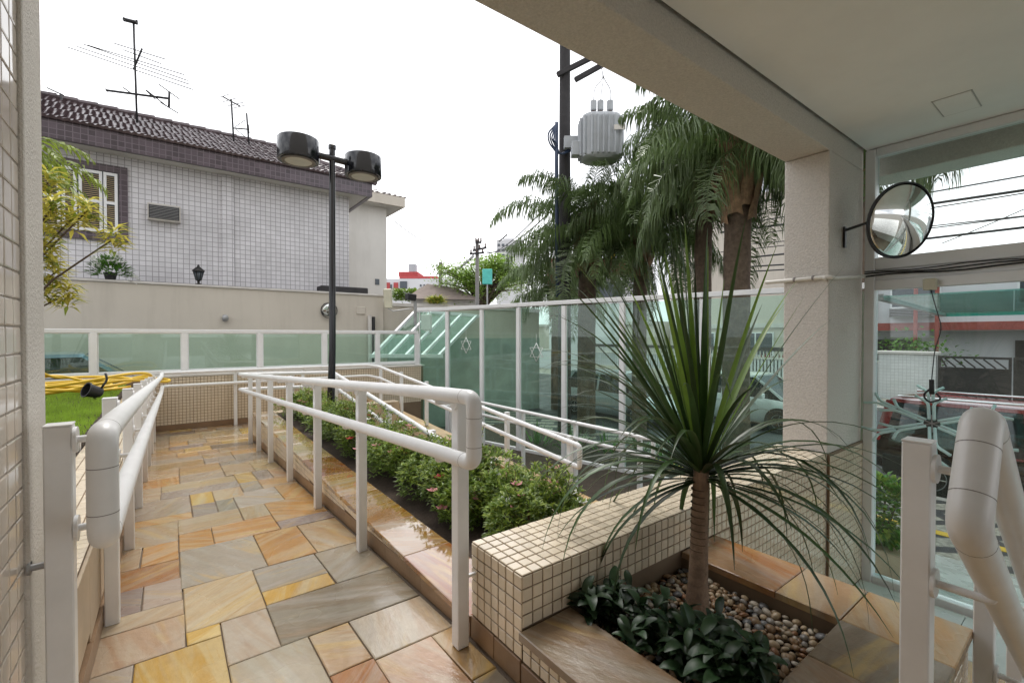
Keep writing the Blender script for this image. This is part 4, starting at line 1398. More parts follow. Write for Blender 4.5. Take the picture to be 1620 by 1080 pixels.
# ------------------------------------------------------------------ lawn corner on the left
LZ = .44
lawn = struct('lawn', MB().box(-4.5, -.525, 4.55, 9.38, -.9, LZ - .03), 'soil')
g = MB()
for i in range(26000):
    y = ar.uniform(4.62, 9.3)
    x = ar.uniform(-2.2 if y < 7 else -3.0, -.56)
    hh = ar.uniform(.03, .075)
    a = ar.uniform(0, 6.28)
    dx, dy = math.cos(a) * .004, math.sin(a) * .004
    lx, ly = ar.uniform(-.025, .025), ar.uniform(-.025, .025)
    g.add([(x - dx, y - dy, LZ - .035), (x + dx, y + dy, LZ - .035), (x + lx, y + ly, LZ - .03 + hh)], [(0, 1, 2)])
tag(g.build('grass', 'grass'), 'short bright green lawn grass behind low ramp wall', 'grass', kind='stuff')
struct('flower_bed', MB().box(-2.0, -.525, 1.70, 4.50, -.9, .36), 'soil')
struct('lawn_edging', MB().box(-2.0, -.53, 4.50, 4.548, -.9, LZ + .02), 'coping')
g = MB()
for i in range(3200):
    x, y = ar.uniform(-1.1, -.54), ar.uniform(1.8, 4.45)
    z = .37 + ar.uniform(0, .07)
    g.mi = ar.choice((0, 0, 1, 2))
    g.leaf((x, y, z), (ar.uniform(-1, 1), ar.uniform(-1, 1), ar.uniform(-.1, .8)), (0, 0, 1), ar.uniform(.02, .045), .018, .2)
tag(g.build('ground_cover', ['azalea', 'azalea2', 'trunk']), 'low reddish green ground cover in strip beside tiled wall', 'ground cover', kind='stuff')
# yellow hose in loose coils
pts = []
for i in range(420):
    t = i / 419
    a = t * 6.28 * 6
    rr_ = .62 + .26 * math.sin(a * .31) + .16 * math.sin(a * .83 + 1)
    pts.append((-1.05 + math.cos(a) * rr_ * 1.05 + .15 * math.sin(a * .17), 8.35 + math.sin(a) * rr_ * .75, LZ + .03 + .16 * abs(math.sin(a * .37 + 2)) ** 2 * (.3 + .7 * t) + .10 * max(0, math.sin(a * 1.31 + 1)) ** 3))
tag(MB().tube(pts, .019, 8).build('garden_hose', 'hose', loc=(-1.05, 8.35, LZ), smooth=True), 'yellow garden hose lying in loose coils on the lawn', 'hose')
pc_ = at(148, 607, Y=7.35)
po = empty('black_spotlight', (pc_.x, pc_.y, LZ), 'black cup-shaped garden spotlight tilted on the grass before the yellow hose', 'spotlight')
ax = Vector((-.75, -.45, .35)).normalized()
MB().lathe([(.036, -.08), (.06, -.064), (.08, .064), (.09, .072), (.09, .088), (.078, .088), (.068, -.04), (.0001, -.048)], (pc_.x, pc_.y, LZ + .085), 28, ax).build('housing', 'blackmat', po, smooth=2)
b = MB()
b.tube([(pc_.x, pc_.y, LZ - .02), (pc_.x, pc_.y, LZ + .06)], .014, 8)
b.tube(fillet([(pc_.x + .05, pc_.y, LZ + .10), (pc_.x + .12, pc_.y, LZ + .22), (pc_.x + .10, pc_.y + .02, LZ + .30)], .04, 4), .012, 8)
b.build('stake', 'blackmat', po, smooth=True)

# feathery palm frond: mid rib and leaflets
def frond(mb, base, az, el, L, droop, nl=34, ll=.55, wd=.022, hang=.9, rg=ar, ribr=.014):
    p = Vector(base)
    e = el
    P = [p.copy()]
    D = []
    seg = 14
    for i in range(seg):
        d = Vector((math.cos(az) * math.cos(e), math.sin(az) * math.cos(e), math.sin(e)))
        D.append(d)
        p = p + d * (L / seg)
        P.append(p.copy())
        e -= droop / seg * (.5 + i / seg)
    D.append(D[-1])
    mb.tube(P, [ribr * (1 - .85 * i / seg) for i in range(seg + 1)], 5)
    sd = Vector((-math.sin(az), math.cos(az), 0))
    for i in range(nl):
        t = .10 + .9 * i / nl
        f = t * seg
        k = min(int(f), seg - 1)
        q = P[k].lerp(P[k + 1], f - k)
        d = D[k]
        l_ = ll * math.sin(math.pi * min(1, .18 + .78 * t)) ** .7 * rg.uniform(.85, 1.1)
        for s_ in (-1, 1):
            o = (sd * s_ * rg.uniform(.5, 1.0) + d * rg.uniform(.2, .9) + Vector((0, 0, rg.uniform(-.2, .5)))).normalized()
            m1 = q + o * l_ * .3
            o2 = (o + Vector((0, 0, -hang * rg.uniform(.6, 1.3)))).normalized()
            m2 = m1 + o2 * l_ * .38
            tip = m2 + (o2 * .5 + Vector((rg.uniform(-.2, .2), rg.uniform(-.2, .2), -hang))).normalized() * l_ * .34
            wv = d.cross(Vector((0, 0, 1)))
            wv = (d * .8 + Vector((0, 0, .2))).normalized() * wd / 2
            mb.add([q - wv * .4, q + wv * .4, m1 + wv, m1 - wv, m2 + wv * .8, m2 - wv * .8, tip], [(0, 1, 2, 3), (3, 2, 4, 5), (5, 4, 6)])

def palm(x, y, z0, zc, r0, label, nfr=18, L=2.6, seed=1, sheath=True, group='palms along the pavement', ll=.85, nl=84, hang=2.1, sel=None):
    rg = random.Random(seed)
    root = empty('palm_tree', (x, y, z0), label, 'palm', group)
    H = zc - z0
    n = 16
    pts = [(x + .05 * math.sin(i / n * 2), y + .04 * math.sin(i / n * 3), z0 + H * i / n) for i in range(n + 1)]
    rs = [r0 * (1.15 - .1 * i / n + (.05 if i % 2 else 0)) for i in range(n + 1)]
    MB().tube(pts, rs, 16).build('trunk', 'palmtrunk', root, smooth=2)
    top = Vector(pts[-1])
    if sheath:
        b = MB()
        for k in range(30):                      # old leaf bases clasp the stem, each a curved tapering strap
            a = k * 2.39996
            z = zc - 1.25 + k * .042
            hh = rg.uniform(.45, .75)
            vs = []
            for i in range(5):
                t = i / 4
                wa = (.62 - .42 * t) * rg.uniform(.9, 1.1)
                ro = r0 * (1.08 + .10 * (k % 3)) + .03 + (.02 + .16 * t * t) * rg.uniform(.6, 1.1)
                for s_ in (-1, -.4, .4, 1):
                    aa = a + s_ * wa
                    rr_ = ro - abs(s_) * .025
                    vs.append((x + math.cos(aa) * rr_, y + math.sin(aa) * rr_, z + hh * t - abs(s_) * .05 + rg.uniform(-.015, .015)))
            b.add(vs, [(i * 4 + j, i * 4 + j + 1, i * 4 + j + 5, i * 4 + j + 4) for i in range(4) for j in range(3)])
        b.build('leaf_bases', 'palmsheath', root, smooth=True)
    for k in range(nfr):
        az = k * 2.39996 + rg.uniform(-.2, .2)
        t = k / nfr
        el = R(80) - R(112) * t + rg.uniform(-.15, .15)
        b = MB()
        frond(b, top + Vector((0, 0, -.05)), az, el, L * rg.uniform(.85, 1.1), R(120) - R(35) * t + rg.uniform(-.25, .25), nl, ll * rg.uniform(.85, 1.1), .026, hang, rg)
        b.build('frond', 'palm', root)
    return root
pa = at(1166, 300, T=7.7)
palm(pa.x, pa.y, STREET, 4.3, .19, 'palm with thick brown sheathed trunk nearest the pillar', 30, 2.4, 3)
pb = at(928, 300, T=11.6)
palm(pb.x, pb.y, STREET, 3.9, .20, 'palm just right of the transformer pole with long drooping fronds', 30, 2.7, 8, True)
pc2 = at(1112, 300, T=9.2)
palm(pc2.x, pc2.y, STREET, 4.75, .15, 'slim palm between transformer pole and thick sheathed palm', 30, 2.1, 12, True)
pf = at(1012, 300, T=10.9)
palm(pf.x, pf.y, STREET, 3.7, .15, 'palm with low drooping crown between transformer pole palm and slim palm', 30, 2.5, 31, True)
pd = at(880, 420, T=16.0)
palm(pd.x, pd.y, STREET, 2.9, .16, 'smaller far palm left of the transformer pole', 22, 2.5, 17, True)
pe = at(1352, 300, T=7.0)
palm(pe.x, pe.y, STREET, 4.5, .15, 'palm seen through the window above the glass door', 26, 1.55, 23, True, ll=1.1)

# bright plants at the left edge: variegated shrub and a small lime palm
vc = Vector((-1.55, 6.1, LZ))
vs_ = empty('variegated_shrub', vc, 'yellow and green variegated dracaena shrub by the left wall', 'shrub')
b, sb = MB(), MB()
for i, (u, v) in enumerate(((80, 290), (85, 330), (118, 345), (82, 400), (88, 432), (108, 466), (182, 378), (75, 350), (78, 460), (140, 335), (72, 380))):
    tip = at(u, v, Y=6.0 + ar.uniform(-.25, .25))
    sb.tube([vc + Vector((ar.uniform(-.1, .1), ar.uniform(-.1, .1), .2)), vc.lerp(tip, .6) + Vector((0, 0, .25)), tip], [.014, .01, .007], 6)
    for k in range(64):
        a = k * 2.4
        z = -.13 + .24 * k / 64
        d = Vector((math.cos(a), math.sin(a), ar.uniform(-.35, .75)))
        b.mi = 0 if ar.random() < .75 else 1
        b.leaf(tip + Vector((0, 0, z)), d, (0, 0, 1), ar.uniform(.12, .20), .034, .15, .25)
b.build('leaves', ['yellowleaf', 'limeleaf'], vs_)
sb.build('stems', 'stem', vs_, smooth=True)
pc3 = Vector((-1.75, 6.9, LZ))
lp_ = empty('lime_palm', pc3, 'lime green arching palm fronds at the left wall', 'palm')
MB().tube([pc3, pc3 + Vector((.05, 0, 1.2)), pc3 + Vector((.1, -.05, 2.35))], [.07, .05, .045], 12).build('trunk', 'palmtrunk', lp_, smooth=True)
for k, (az, el, L) in enumerate(((-8, 62, 1.25), (10, 48, 1.3), (-35, 55, 1.15), (-60, 40, 1.1), (40, 58, 1.2), (95, 50, 1.1), (150, 45, 1.1), (210, 50, 1.1), (-15, 30, 1.2))):
    b = MB()
    frond(b, pc3 + Vector((.1, -.05, 2.3)), R(az), R(el), L, R(120), 30, .34, .026, .6, ar, .010)
    b.build('frond', 'limeleaf', lp_)

# planter box with shrub outside the glass door
bc = at(1398, 912, X=5.05)
bc.z = -.89
sh = empty('potted_shrub', bc, 'round leafy green shrub in a square stone box outside the glass door', 'shrub')
BX = .20
g = MB()
g.box(bc.x - BX, bc.x + BX, bc.y - BX, bc.y + BX, bc.z - .15, bc.z + .24)
g.build('box', 'beige_stone', sh, bev=.01)
b, sb = MB(), MB()
for i in range(1500):
    d = Vector((ar.gauss(0, 1), ar.gauss(0, 1), ar.gauss(0, 1))).normalized()
    q = ar.uniform(.5, 1) ** .5 * (1 + .2 * math.sin(d.x * 5 + 1) * math.sin(d.z * 6 + d.y * 4))
    p = Vector((bc.x, bc.y, bc.z + .53)) + Vector((d.x * .25, d.y * .25, d.z * .30)) * q
    b.mi = 1 if ar.random() < .35 else 0
    b.leaf(p, d + Vector((ar.uniform(-.7, .7), ar.uniform(-.7, .7), ar.uniform(-.3, .6))), (0, 0, 1), ar.uniform(.05, .08), .042, .15, .15)
for k in range(7):
    a = k * .9
    sb.tube([(bc.x, bc.y, bc.z + .2), (bc.x + .1 * math.cos(a), bc.y + .1 * math.sin(a), bc.z + .6)], [.012, .006], 6)
b.build('leaves', ['shrub', 'azalea2'], sh)
sb.build('stems', 'stem', sh)

# ------------------------------------------------------------------ neighbour's house
hs = empty('tiled_house', (0, 14, -.6), 'two-storey house clad in lilac grey tiles with dark wet tiled roof', 'house')
HY, EY = 13.2, 12.7
wl = MB().box(-9, 4.09, HY, 18, -1.6, 5.12).build('wall', 'housetile', hs)
MB().box(1.03, 1.27, HY - .06, HY - .002, -1.0, 5.11).build('pilaster', 'housetile', hs)
MB().box(-9, 4.59, EY, EY + .10, 5.10, 5.51).build('fascia', 'fasciatile', hs)
MB().box(4.49, 4.59, EY + .102, 18.4, 5.10, 5.46).build('fascia', 'fasciatile', hs)
MB().box(-9, 4.488, EY + .102, 18.4, 5.122, 5.16).build('soffit', 'housewhite', hs)
# roof with rows of wavy tiles: front slope and right hip slope
def tiled_slope(b, e0, e1, r0, r1, nc, nr, amp=.035, step=.035):
    """e0-e1 eave, r0-r1 ridge"""
    e0, e1, r0, r1 = map(Vector, (e0, e1, r0, r1))
    nrm = (e1 - e0).cross(r0 - e0).normalized()
    if nrm.z < 0: nrm = -nrm
    w_ = (e1 - e0).length
    sub = 6
    for j in range(nr):
        t0, t1 = j / nr, min(1, (j + 1.15) / nr)
        a0, b0_ = e0.lerp(r0, t0), e1.lerp(r1, t0)
        a1, b1_ = e0.lerp(r0, t1), e1.lerp(r1, t1)
        wj = (b0_ - a0).length
        n = max(1, int(nc * wj / w_))
        if wj < .05: continue
        vs = []
        m = n * sub
        for i in range(m + 1):
            s_ = i / m
            hgt = amp * (.5 + .5 * math.cos(2 * math.pi * i / sub))
            dz = .006 * math.sin(i * 1.7 + j * 5.1)
            vs += [a0.lerp(b0_, s_) + nrm * (hgt + step + dz), a1.lerp(b1_, s_) + nrm * (hgt * .8 + dz), a0.lerp(b0_, s_) + nrm * (hgt * .3 - .01)]
        fs = []
        for i in range(m):
            q = i * 3
            fs += [(q, q + 3, q + 4, q + 1), (q + 2, q + 5, q + 3, q)]
        b.add(vs, fs)
b = MB()
tiled_slope(b, (-9, EY - .05, 5.47), (4.62, EY - .05, 5.47), (-9, 15, 6.72), (2.55, 15, 6.72), 118, 15)
tiled_slope(b, (4.62, EY - .05, 5.47), (4.62, 17.6, 5.47), (2.55, 15, 6.72), (2.55, 15.2, 6.72), 34, 12)
rf = b.build('roof', 'rooftile', hs, smooth=2)
rf['kind'] = 'stuff'
b = MB()
for i in range(32):
    x = -9 + i * .362
    b.tube([(x, 15, 6.75), (x + .40, 15, 6.765)], [.085, .10], 8)
b.build('ridge_tiles', 'rooftile', hs, smooth=2)
b = MB()
p0, p1 = Vector((2.55, 15, 6.76)), Vector((4.64, EY - .05, 5.52))
for i in range(9):
    b.tube([p0.lerp(p1, i / 9), p0.lerp(p1, (i + 1.1) / 9)], [.085, .10], 8)
b.build('hip_tiles', 'rooftile', hs, smooth=2)
# window with shutters
wx0, wx1, wz0, wz1 = -2.35, -.73, 3.24, 4.88
win = MB().box(wx0 + .15, wx1 - .15, HY - .015, HY + .05, wz0 + .15, wz1 - .15).build('window', 'window', hs)
b = MB()
for q in ((wx0, wx0 + .15, wz0, wz1), (wx1 - .15, wx1, wz0, wz1), (wx0 + .151, wx1 - .151, wz1 - .15, wz1), (wx0 + .151, wx1 - .151, wz0, wz0 + .15)):
    b.box(q[0], q[1], HY - .05, HY - .003, q[2], q[3])
b.build('surround', 'fasciatile', win)
b = MB()
sl3 = MB()
for k, (a, c) in enumerate(((wx0 + .17, wx0 + .55), (wx0 + .57, wx0 + .80), (wx0 + .83, wx1 - .42), (wx1 - .40, wx1 - .17))):
    z0, z1 = wz0 + .17, wz1 - .17
    for q in ((a, a + .05, z0, z1), (c - .05, c, z0, z1), (a + .05, c - .05, z0, z0 + .06), (a + .05, c - .05, z1 - .06, z1), (a + .05, c - .05, z0 + .62, z0 + .68)):
        b.box(q[0], q[1], HY - .06, HY - .02, q[2], q[3])
    zz = z0 + .07
    while zz < z1 - .08:
        if not z0 + .58 < zz < z0 + .68:
            sl3.obox(((a + c) / 2, HY - .038, zz), (1, 0, 0), (0, .8, .6), (0, -.6, .8), (c - a) / 2 - .05, .015, .003)
        zz += .042
b.build('shutter_frames', 'alu', win)
tag(sl3.build('louvre_slats', 'louvre', win), kind='stuff')
# air conditioner in the wall
ac = at(262, 338, Y=HY - .1)
a_ = empty('air_conditioner', (ac.x, HY, ac.z - .18), 'window air conditioner set in lilac tiled house wall', 'air conditioner')
MB().box(ac.x - .30, ac.x + .30, HY - .16, HY - .003, ac.z - .19, ac.z + .19).build('casing', 'coping', a_, bev=.01)
MB().box(ac.x - .275, ac.x + .275, HY - .18, HY - .161, ac.z - .15, ac.z + .15).build('front', 'blackmat', a_)
for k in range(9):
    z = ac.z - .135 + k * .034
    MB().obox((ac.x, HY - .186, z), (1, 0, 0), (0, .8, .6), (0, -.6, .8), .262, .009, .004).build('slat', 'acgrille', a_)

# boundary wall below the house
bwl = empty('boundary_wall', (0, 12.3, -.55), 'beige rendered boundary wall with pale coping in front of lilac tiled house', 'wall')
BY = 12.3
zt = at(110, 443, Y=BY).z
MB().box(-9, 4.75, BY, BY + .18, -1.6, zt).build('render', 'wallbeige', bwl)
MB().box(-9, 4.78, BY - .03, BY + .21, zt + .002, zt + .05).build('coping', 'coping', bwl, bev=.005)
w2 = empty('stepped_boundary_wall', (7, 12.6, -.55), 'lower pale stretch of boundary wall running on behind floodlight post', 'wall')
MB().box(4.8, 10.5, BY + .1, BY + .28, -1.6, 2.02).build('render', 'wallbeige', w2)
MB().box(4.9, 10.5, BY + .07, BY + .098, -1.6, 1.1).build('base_band', 'base_band', w2)  # added band, its grey-green stands in for the dark reflection in the panes
MB().box(4.79, 10.52, BY + .07, BY + .31, 2.022, 2.12).build('coping', 'coping', w2, bev=.005)
# things on and at the wall
fl = at(176, 440, Y=BY + .1)
fp_ = empty('potted_flowers', (fl.x, BY + .09, zt + .05), 'leafy plant with white flower heads on boundary wall', 'plant')
b = MB()
for i in range(420):
    d = Vector((ar.gauss(0, 1), ar.gauss(0, .7), abs(ar.gauss(0, .9)))).normalized()
    p = Vector((fl.x, BY + .09, zt + .12)) + Vector((d.x * .34, d.y * .2, d.z * .42)) * ar.uniform(.45, 1)
    b.leaf(p, d + Vector((0, 0, .2)), (0, 0, 1), .10, .05, .15, .2)
for (u, v) in ((152, 414), (172, 409), (182, 408), (190, 412), (213, 442), (160, 416)):
    q = at(u, v, Y=BY + .02)
    f = MB()
    for k in range(26):
        d = Vector((ar.gauss(0, 1), ar.gauss(0, 1), ar.gauss(0, 1))).normalized()
        f.leaf(q + d * .05, d, (0, 0, 1), .075, .08, .1)
    f.build('flower_head', 'whitepetal', fp_)
b.build('leaves', 'shrub', fp_)
MB().lathe([(.08, 0), (.11, .14), (.12, .15), (.1, .15)], (fl.x, BY + .09, zt + .05), 16).build('pot', 'blackmat', fp_, smooth=2)
ln = at(315, 452, Y=BY + .08)
l_ = empty('wall_lantern', (ln.x, BY + .08, zt + .05), 'small black carriage lantern standing on boundary wall', 'lantern')
z = zt + .05
MB().lathe([(.07, 0), (.07, .02), (.025, .04), (.025, .08), (.05, .10)], (ln.x, BY + .08, z), 12).build('foot', 'bronze', l_, smooth=2)
b = MB()
for k in range(6):
    a = k * 1.047
    b.tube([(ln.x + .05 * math.cos(a), BY + .08 + .05 * math.sin(a), z + .10), (ln.x + .10 * math.cos(a), BY + .08 + .10 * math.sin(a), z + .30)], .008, 5)
b.build('cage', 'bronze', l_)
MB().lathe([(.046, .10), (.092, .295)], (ln.x, BY + .08, z), 12).build('glass', 'window', l_, smooth=True)
MB().lathe([(.125, .30), (.12, .32), (.06, .38), (.03, .40), (.02, .44), (.0001, .46)], (ln.x, BY + .08, z), 12).build('roof', 'bronze', l_, smooth=2)
wp = at(356, 503, Y=BY - .06)
w_ = empty('wall_light', (wp.x, BY, wp.z), 'small grey oval wall light on beige boundary wall', 'wall light')
MB().lathe([(.0001, -.06), (.07, -.04), (.085, 0), (.07, .05), (.03, .07)], (wp.x, BY - .06, wp.z), 16, (1, 0, 0)).build('housing', 'acgrille', w_, smooth=True)
MB().box(wp.x - .04, wp.x + .04, BY - .02, BY - .002, wp.z - .05, wp.z + .05).build('plate', 'acgrille', w_)

rm = at(521, 491, Y=BY - .05)
rmr = empty('wall_mirror', (rm.x, BY, rm.z), 'small round mirror with dark rim on boundary wall behind the lamp post', 'mirror')
MB().lathe([(.19, -.02), (.205, -.02), (.205, .02), (.19, .02), (.19, -.02)], (rm.x, BY - .05, rm.z), 32, (0, -1, 0), False).build('rim', 'blackmat', rmr, smooth=2)
MB().lathe([(.19, -.01), (.15, .015), (.08, .03), (.0001, .036)], (rm.x, BY - .05, rm.z), 32, (0.25, -1, -.35)).build('mirror_dome', 'mirror', rmr, smooth=True)
MB().box(rm.x - .02, rm.x + .02, BY - .045, BY - .002, rm.z - .02, rm.z + .02).build('bracket', 'blackmat', rmr)
wlg = empty('weathered_ledge', (at(540, 458, Y=BY + .4).x, BY + .4, zt + .05), 'dark weathered concrete ledge behind the top of boundary wall', 'ledge')
a_l, b_l = at(506, 460, Y=BY + .4), at(580, 460, Y=BY + .4)
MB().box(a_l.x, b_l.x, BY + .25, BY + .7, zt - .2, at(540, 454, Y=BY + .4).z).build('ledge', 'darkwood', wlg, bev=.02)
pp_ = at(588, 530, Y=BY - .08)
dp_ = empty('downpipe', (pp_.x, BY - .08, -.55), 'white and dark vertical pipe on boundary wall right of lamp post', 'pipe')
MB().tube([(pp_.x - .05, BY - .08, -.55), (pp_.x - .05, BY - .08, at(588, 499, Y=BY - .08).z)], .055, 14).build('pipe', 'coping', dp_, smooth=2)
MB().tube([(pp_.x + .055, BY - .07, -.55), (pp_.x + .055, BY - .07, at(588, 501, Y=BY - .07).z)], .045, 14).build('dark_pipe', 'blackmat', dp_, smooth=2)
jb = at(571, 491, Y=BY - .03)
jo = MB().box(jb.x - .12, jb.x + .12, BY - .03, BY - .002, jb.z - .1, jb.z + .1).build('cover_plate', 'wallbeige', loc=(jb.x, BY, jb.z), bev=.008)
tag(jo, 'small square cover plate on boundary wall left of downpipe', 'cover plate')

# antennas on the roof
def yagi(name, label, u, vb, vt, Y, booms, T=None):
    pb_ = at(u, vb, Y=Y)
    t = depth(pb_)
    pt_ = at(u - 4, vt, T=t)
    root = empty(name, pb_, label, 'antenna')
    MB().tube([pb_ - Vector((0, 0, .3)), pt_], .022, 8).build('mast', 'cable', root, smooth=True)
    for (u0, v0, u1, v1, els, r) in booms:
        a, c = at(u0, v0, T=t), at(u1, v1, T=t)
        c2, a2 = c, a
        MB().tube([a2, c2], r * 1.5, 6).build('boom', 'cable', root, smooth=True)
        for (f_, ex0, ey0, ex1, ey1) in els:
            q = a2.lerp(c2, f_)
            t2 = depth(q)
            MB().tube([at(ex0, ey0, T=t2 - .25), at(ex1, ey1, T=t2 + .25)], r * .8, 5).build('rod', 'cable', root)
    return root
yagi('tv_antenna', 'large television antenna with long rods on left of tiled roof', 221, 190, 38, 13.9, [
    (216, 114, 230, 81, [(1.0, 186, 73, 267, 98), (.8, 200, 83, 260, 105), (.62, 145, 76, 296, 122), (.45, 137, 74, 301, 131), (.25, 128, 78, 304, 137), (.05, 113, 79, 309, 145)], .014),
    (173, 146, 272, 159, [(0, 172, 144, 175, 148), (.3, 200, 142, 214, 152), (.62, 235, 146, 250, 160), (.76, 236, 146, 268, 171)], .018),
    (272, 148, 271, 173, [(0, 256, 137, 288, 160), (1, 258, 165, 286, 182)], .016),
    (202, 36, 222, 41, [(0, 202, 34, 203, 38), (1, 222, 38, 222, 43)], .03)])
yagi('tv_antenna', 'small television antenna right of centre on tiled roof', 373, 220, 160, 14.2, [
    (356, 156, 383, 171, [(0, 351, 157, 366, 152), (.35, 356, 164, 378, 158), (.7, 364, 170, 388, 165), (1, 372, 174, 392, 169)], .012),
    (373, 205, 396, 207, [(.2, 375, 203, 391, 192), (.3, 376, 207, 392, 220), (1, 396, 200, 397, 213)], .012)])
yagi('tv_antenna', 'thin bare antenna mast beside small roof antenna', 397, 223, 182, 14.2, [])
yagi('tv_antenna', 'short antenna rod near left end of roof ridge', 105, 160, 151, 14.8, [(80, 142, 106, 154, [(0, 80, 142, 82, 143)], .01)])

# white house behind
h2 = empty('white_house', at(595, 480, T=19.5), 'plain white rendered house behind the tiled house', 'house')
a0, a1 = at(545, 400, T=19.0), at(612, 400, T=19.6)
x0, x1, yb = 4.6, at(612, 400, Y=18.6).x, 18.6
MB().box(x0, x1, yb, 24, -1.6, 6.55).build('wall', 'housewhite', h2)
MB().box(x0 - .3, x1 + .6, yb - .55, yb - .45, 6.56, 6.95).build('fascia', 'wallbeige', h2)
MB().box(x1 + .5, x1 + .6, yb - .449, 24.4, 6.56, 6.95).build('fascia', 'wallbeige', h2)
MB().box(x0 - .3, x1 + .499, yb - .449, 24.4, 6.552, 6.60).build('soffit', 'housewhite', h2)
b = MB()
tiled_slope(b, (x0 - 2, yb - .5, 6.95), (x1 + .65, yb - .5, 6.95), (x0 - 2, 21.5, 8.3), (x1 - 2.2, 21.5, 8.3), 22, 10)
tiled_slope(b, (x1 + .65, yb - .5, 6.95), (x1 + .65, 24.5, 6.95), (x1 - 2.2, 21.5, 8.3), (x1 - 2.2, 21.6, 8.3), 16, 9)
o = b.build('roof', 'rooftile', h2, smooth=2)
vw = at(597, 446, Y=yb)
MB().box(vw.x - .09, vw.x + .09, yb - .02, yb + .05, vw.z - .12, vw.z + .12).build('vent', 'window', h2)

# post with floodlight, meter box and loudspeaker behind the low fence
fpost = at(657, 500, T=12.6)
fb = empty('floodlight_post', (fpost.x, fpost.y, -.55), 'thin grey post carrying a floodlight and white boxes behind low fence', 'post')
MB().tube([(fpost.x, fpost.y, -1.0), (fpost.x, fpost.y, at(657, 476, T=12.6).z)], .045, 12).build('pole', 'acgrille', fb, smooth=2)
q = at(650, 470, T=12.5)
MB().obox(q, (1, .1, -.1), (0, 1, 0), (.1, 0, 1), .14, .10, .09).build('floodlight', 'blackmat', fb, bev=.02)
q2 = at(675, 512, T=12.6)
MB().obox(q2, (.8, -.6, 0), (.6, .8, 0), (0, 0, 1), .14, .08, .26).build('meter_box', 'coping', fb, bev=.02)
b = MB()
for k in range(4):
    q3 = at(664 + k * 5, 492, T=12.55)
    b.tube(fillet([q3, q3 + Vector((.05, 0, -.25)), at(672 + k * 3, 522, T=12.5), at(664, 520, T=12.55)], .1, 4), .014, 6)
b.build('cables', 'coping', fb, smooth=True)
sp_ = at(614, 472, T=12.4)
sk = empty('panel_antenna', (sp_.x, sp_.y, sp_.z - .4), 'cream flat panel box tilted on a thin arm beside the white house', 'panel')
MB().obox(sp_, Vector((.8, -.6, .0)), Vector((.6, .8, .25)), Vector((-.05, .0, 1)), .11, .05, .26).build('panel', 'creamplastic', sk, bev=.02)
b = MB()
b.tube([sp_ + Vector((0, 0, -.27)), at(622, 492, T=12.4), at(652, 488, T=12.5)], .015, 6)
b.build('arm', 'acgrille', sk)
# sloping glass canopy over the driveway
cn = empty('glass_garage_canopy', at(640, 560, T=12.0), 'sloping white framed glass canopy behind the low fence', 'canopy')
for k in range(5):
    p = at(590 + k * 26, 563, Y=10.6)
    q = at(658 + k * 24, 492 + k * 2, Y=12.2)
    MB().beam(p, q, .07, .09).build('rafter', 'alu', cn, bev=.004)
    if k < 4:
        p2, q2 = at(590 + (k + 1) * 26, 563, Y=10.6), at(658 + (k + 1) * 24, 492 + (k + 1) * 2, Y=12.2)
        n = (q - p).cross(p2 - p).normalized() * .006
        e = .08
        MB().prism([p.lerp(p2, e), p2.lerp(p, e), q2.lerp(q, e), q.lerp(q2, e)], n).build('pane', 'glass_green', cn)
MB().beam(at(585, 563, Y=10.6), at(700, 563, Y=10.6), .07, .09).build('eave_beam', 'alu', cn, bev=.004)
MB().beam(at(655, 491, Y=12.2), at(758, 500, Y=12.2), .08, .09).build('wall_beam', 'alu', cn, bev=.004)
# tan plant on top of stepped wall
yb_ = at(690, 474, Y=12.5)
yp = empty('wall_top_shrub', (yb_.x, 12.49, 2.12), 'yellow green tufted shrub growing above the stepped wall', 'shrub')
b = MB()
for i in range(240):
    a = ar.uniform(0, 6.28)
    d = Vector((math.cos(a), math.sin(a) * .6, ar.uniform(.1, 1.3)))
    b.mi = ar.choice((0, 1))
    b.leaf(Vector((yb_.x, 12.49, 2.12)) + Vector((ar.uniform(-.2, .2), ar.uniform(-.1, .1), ar.uniform(0, .12))), d, (0, 0, 1), ar.uniform(.2, .38), .045, .15, .3)
b.build('leaves', ['limeleaf', 'yellowleaf'], yp)

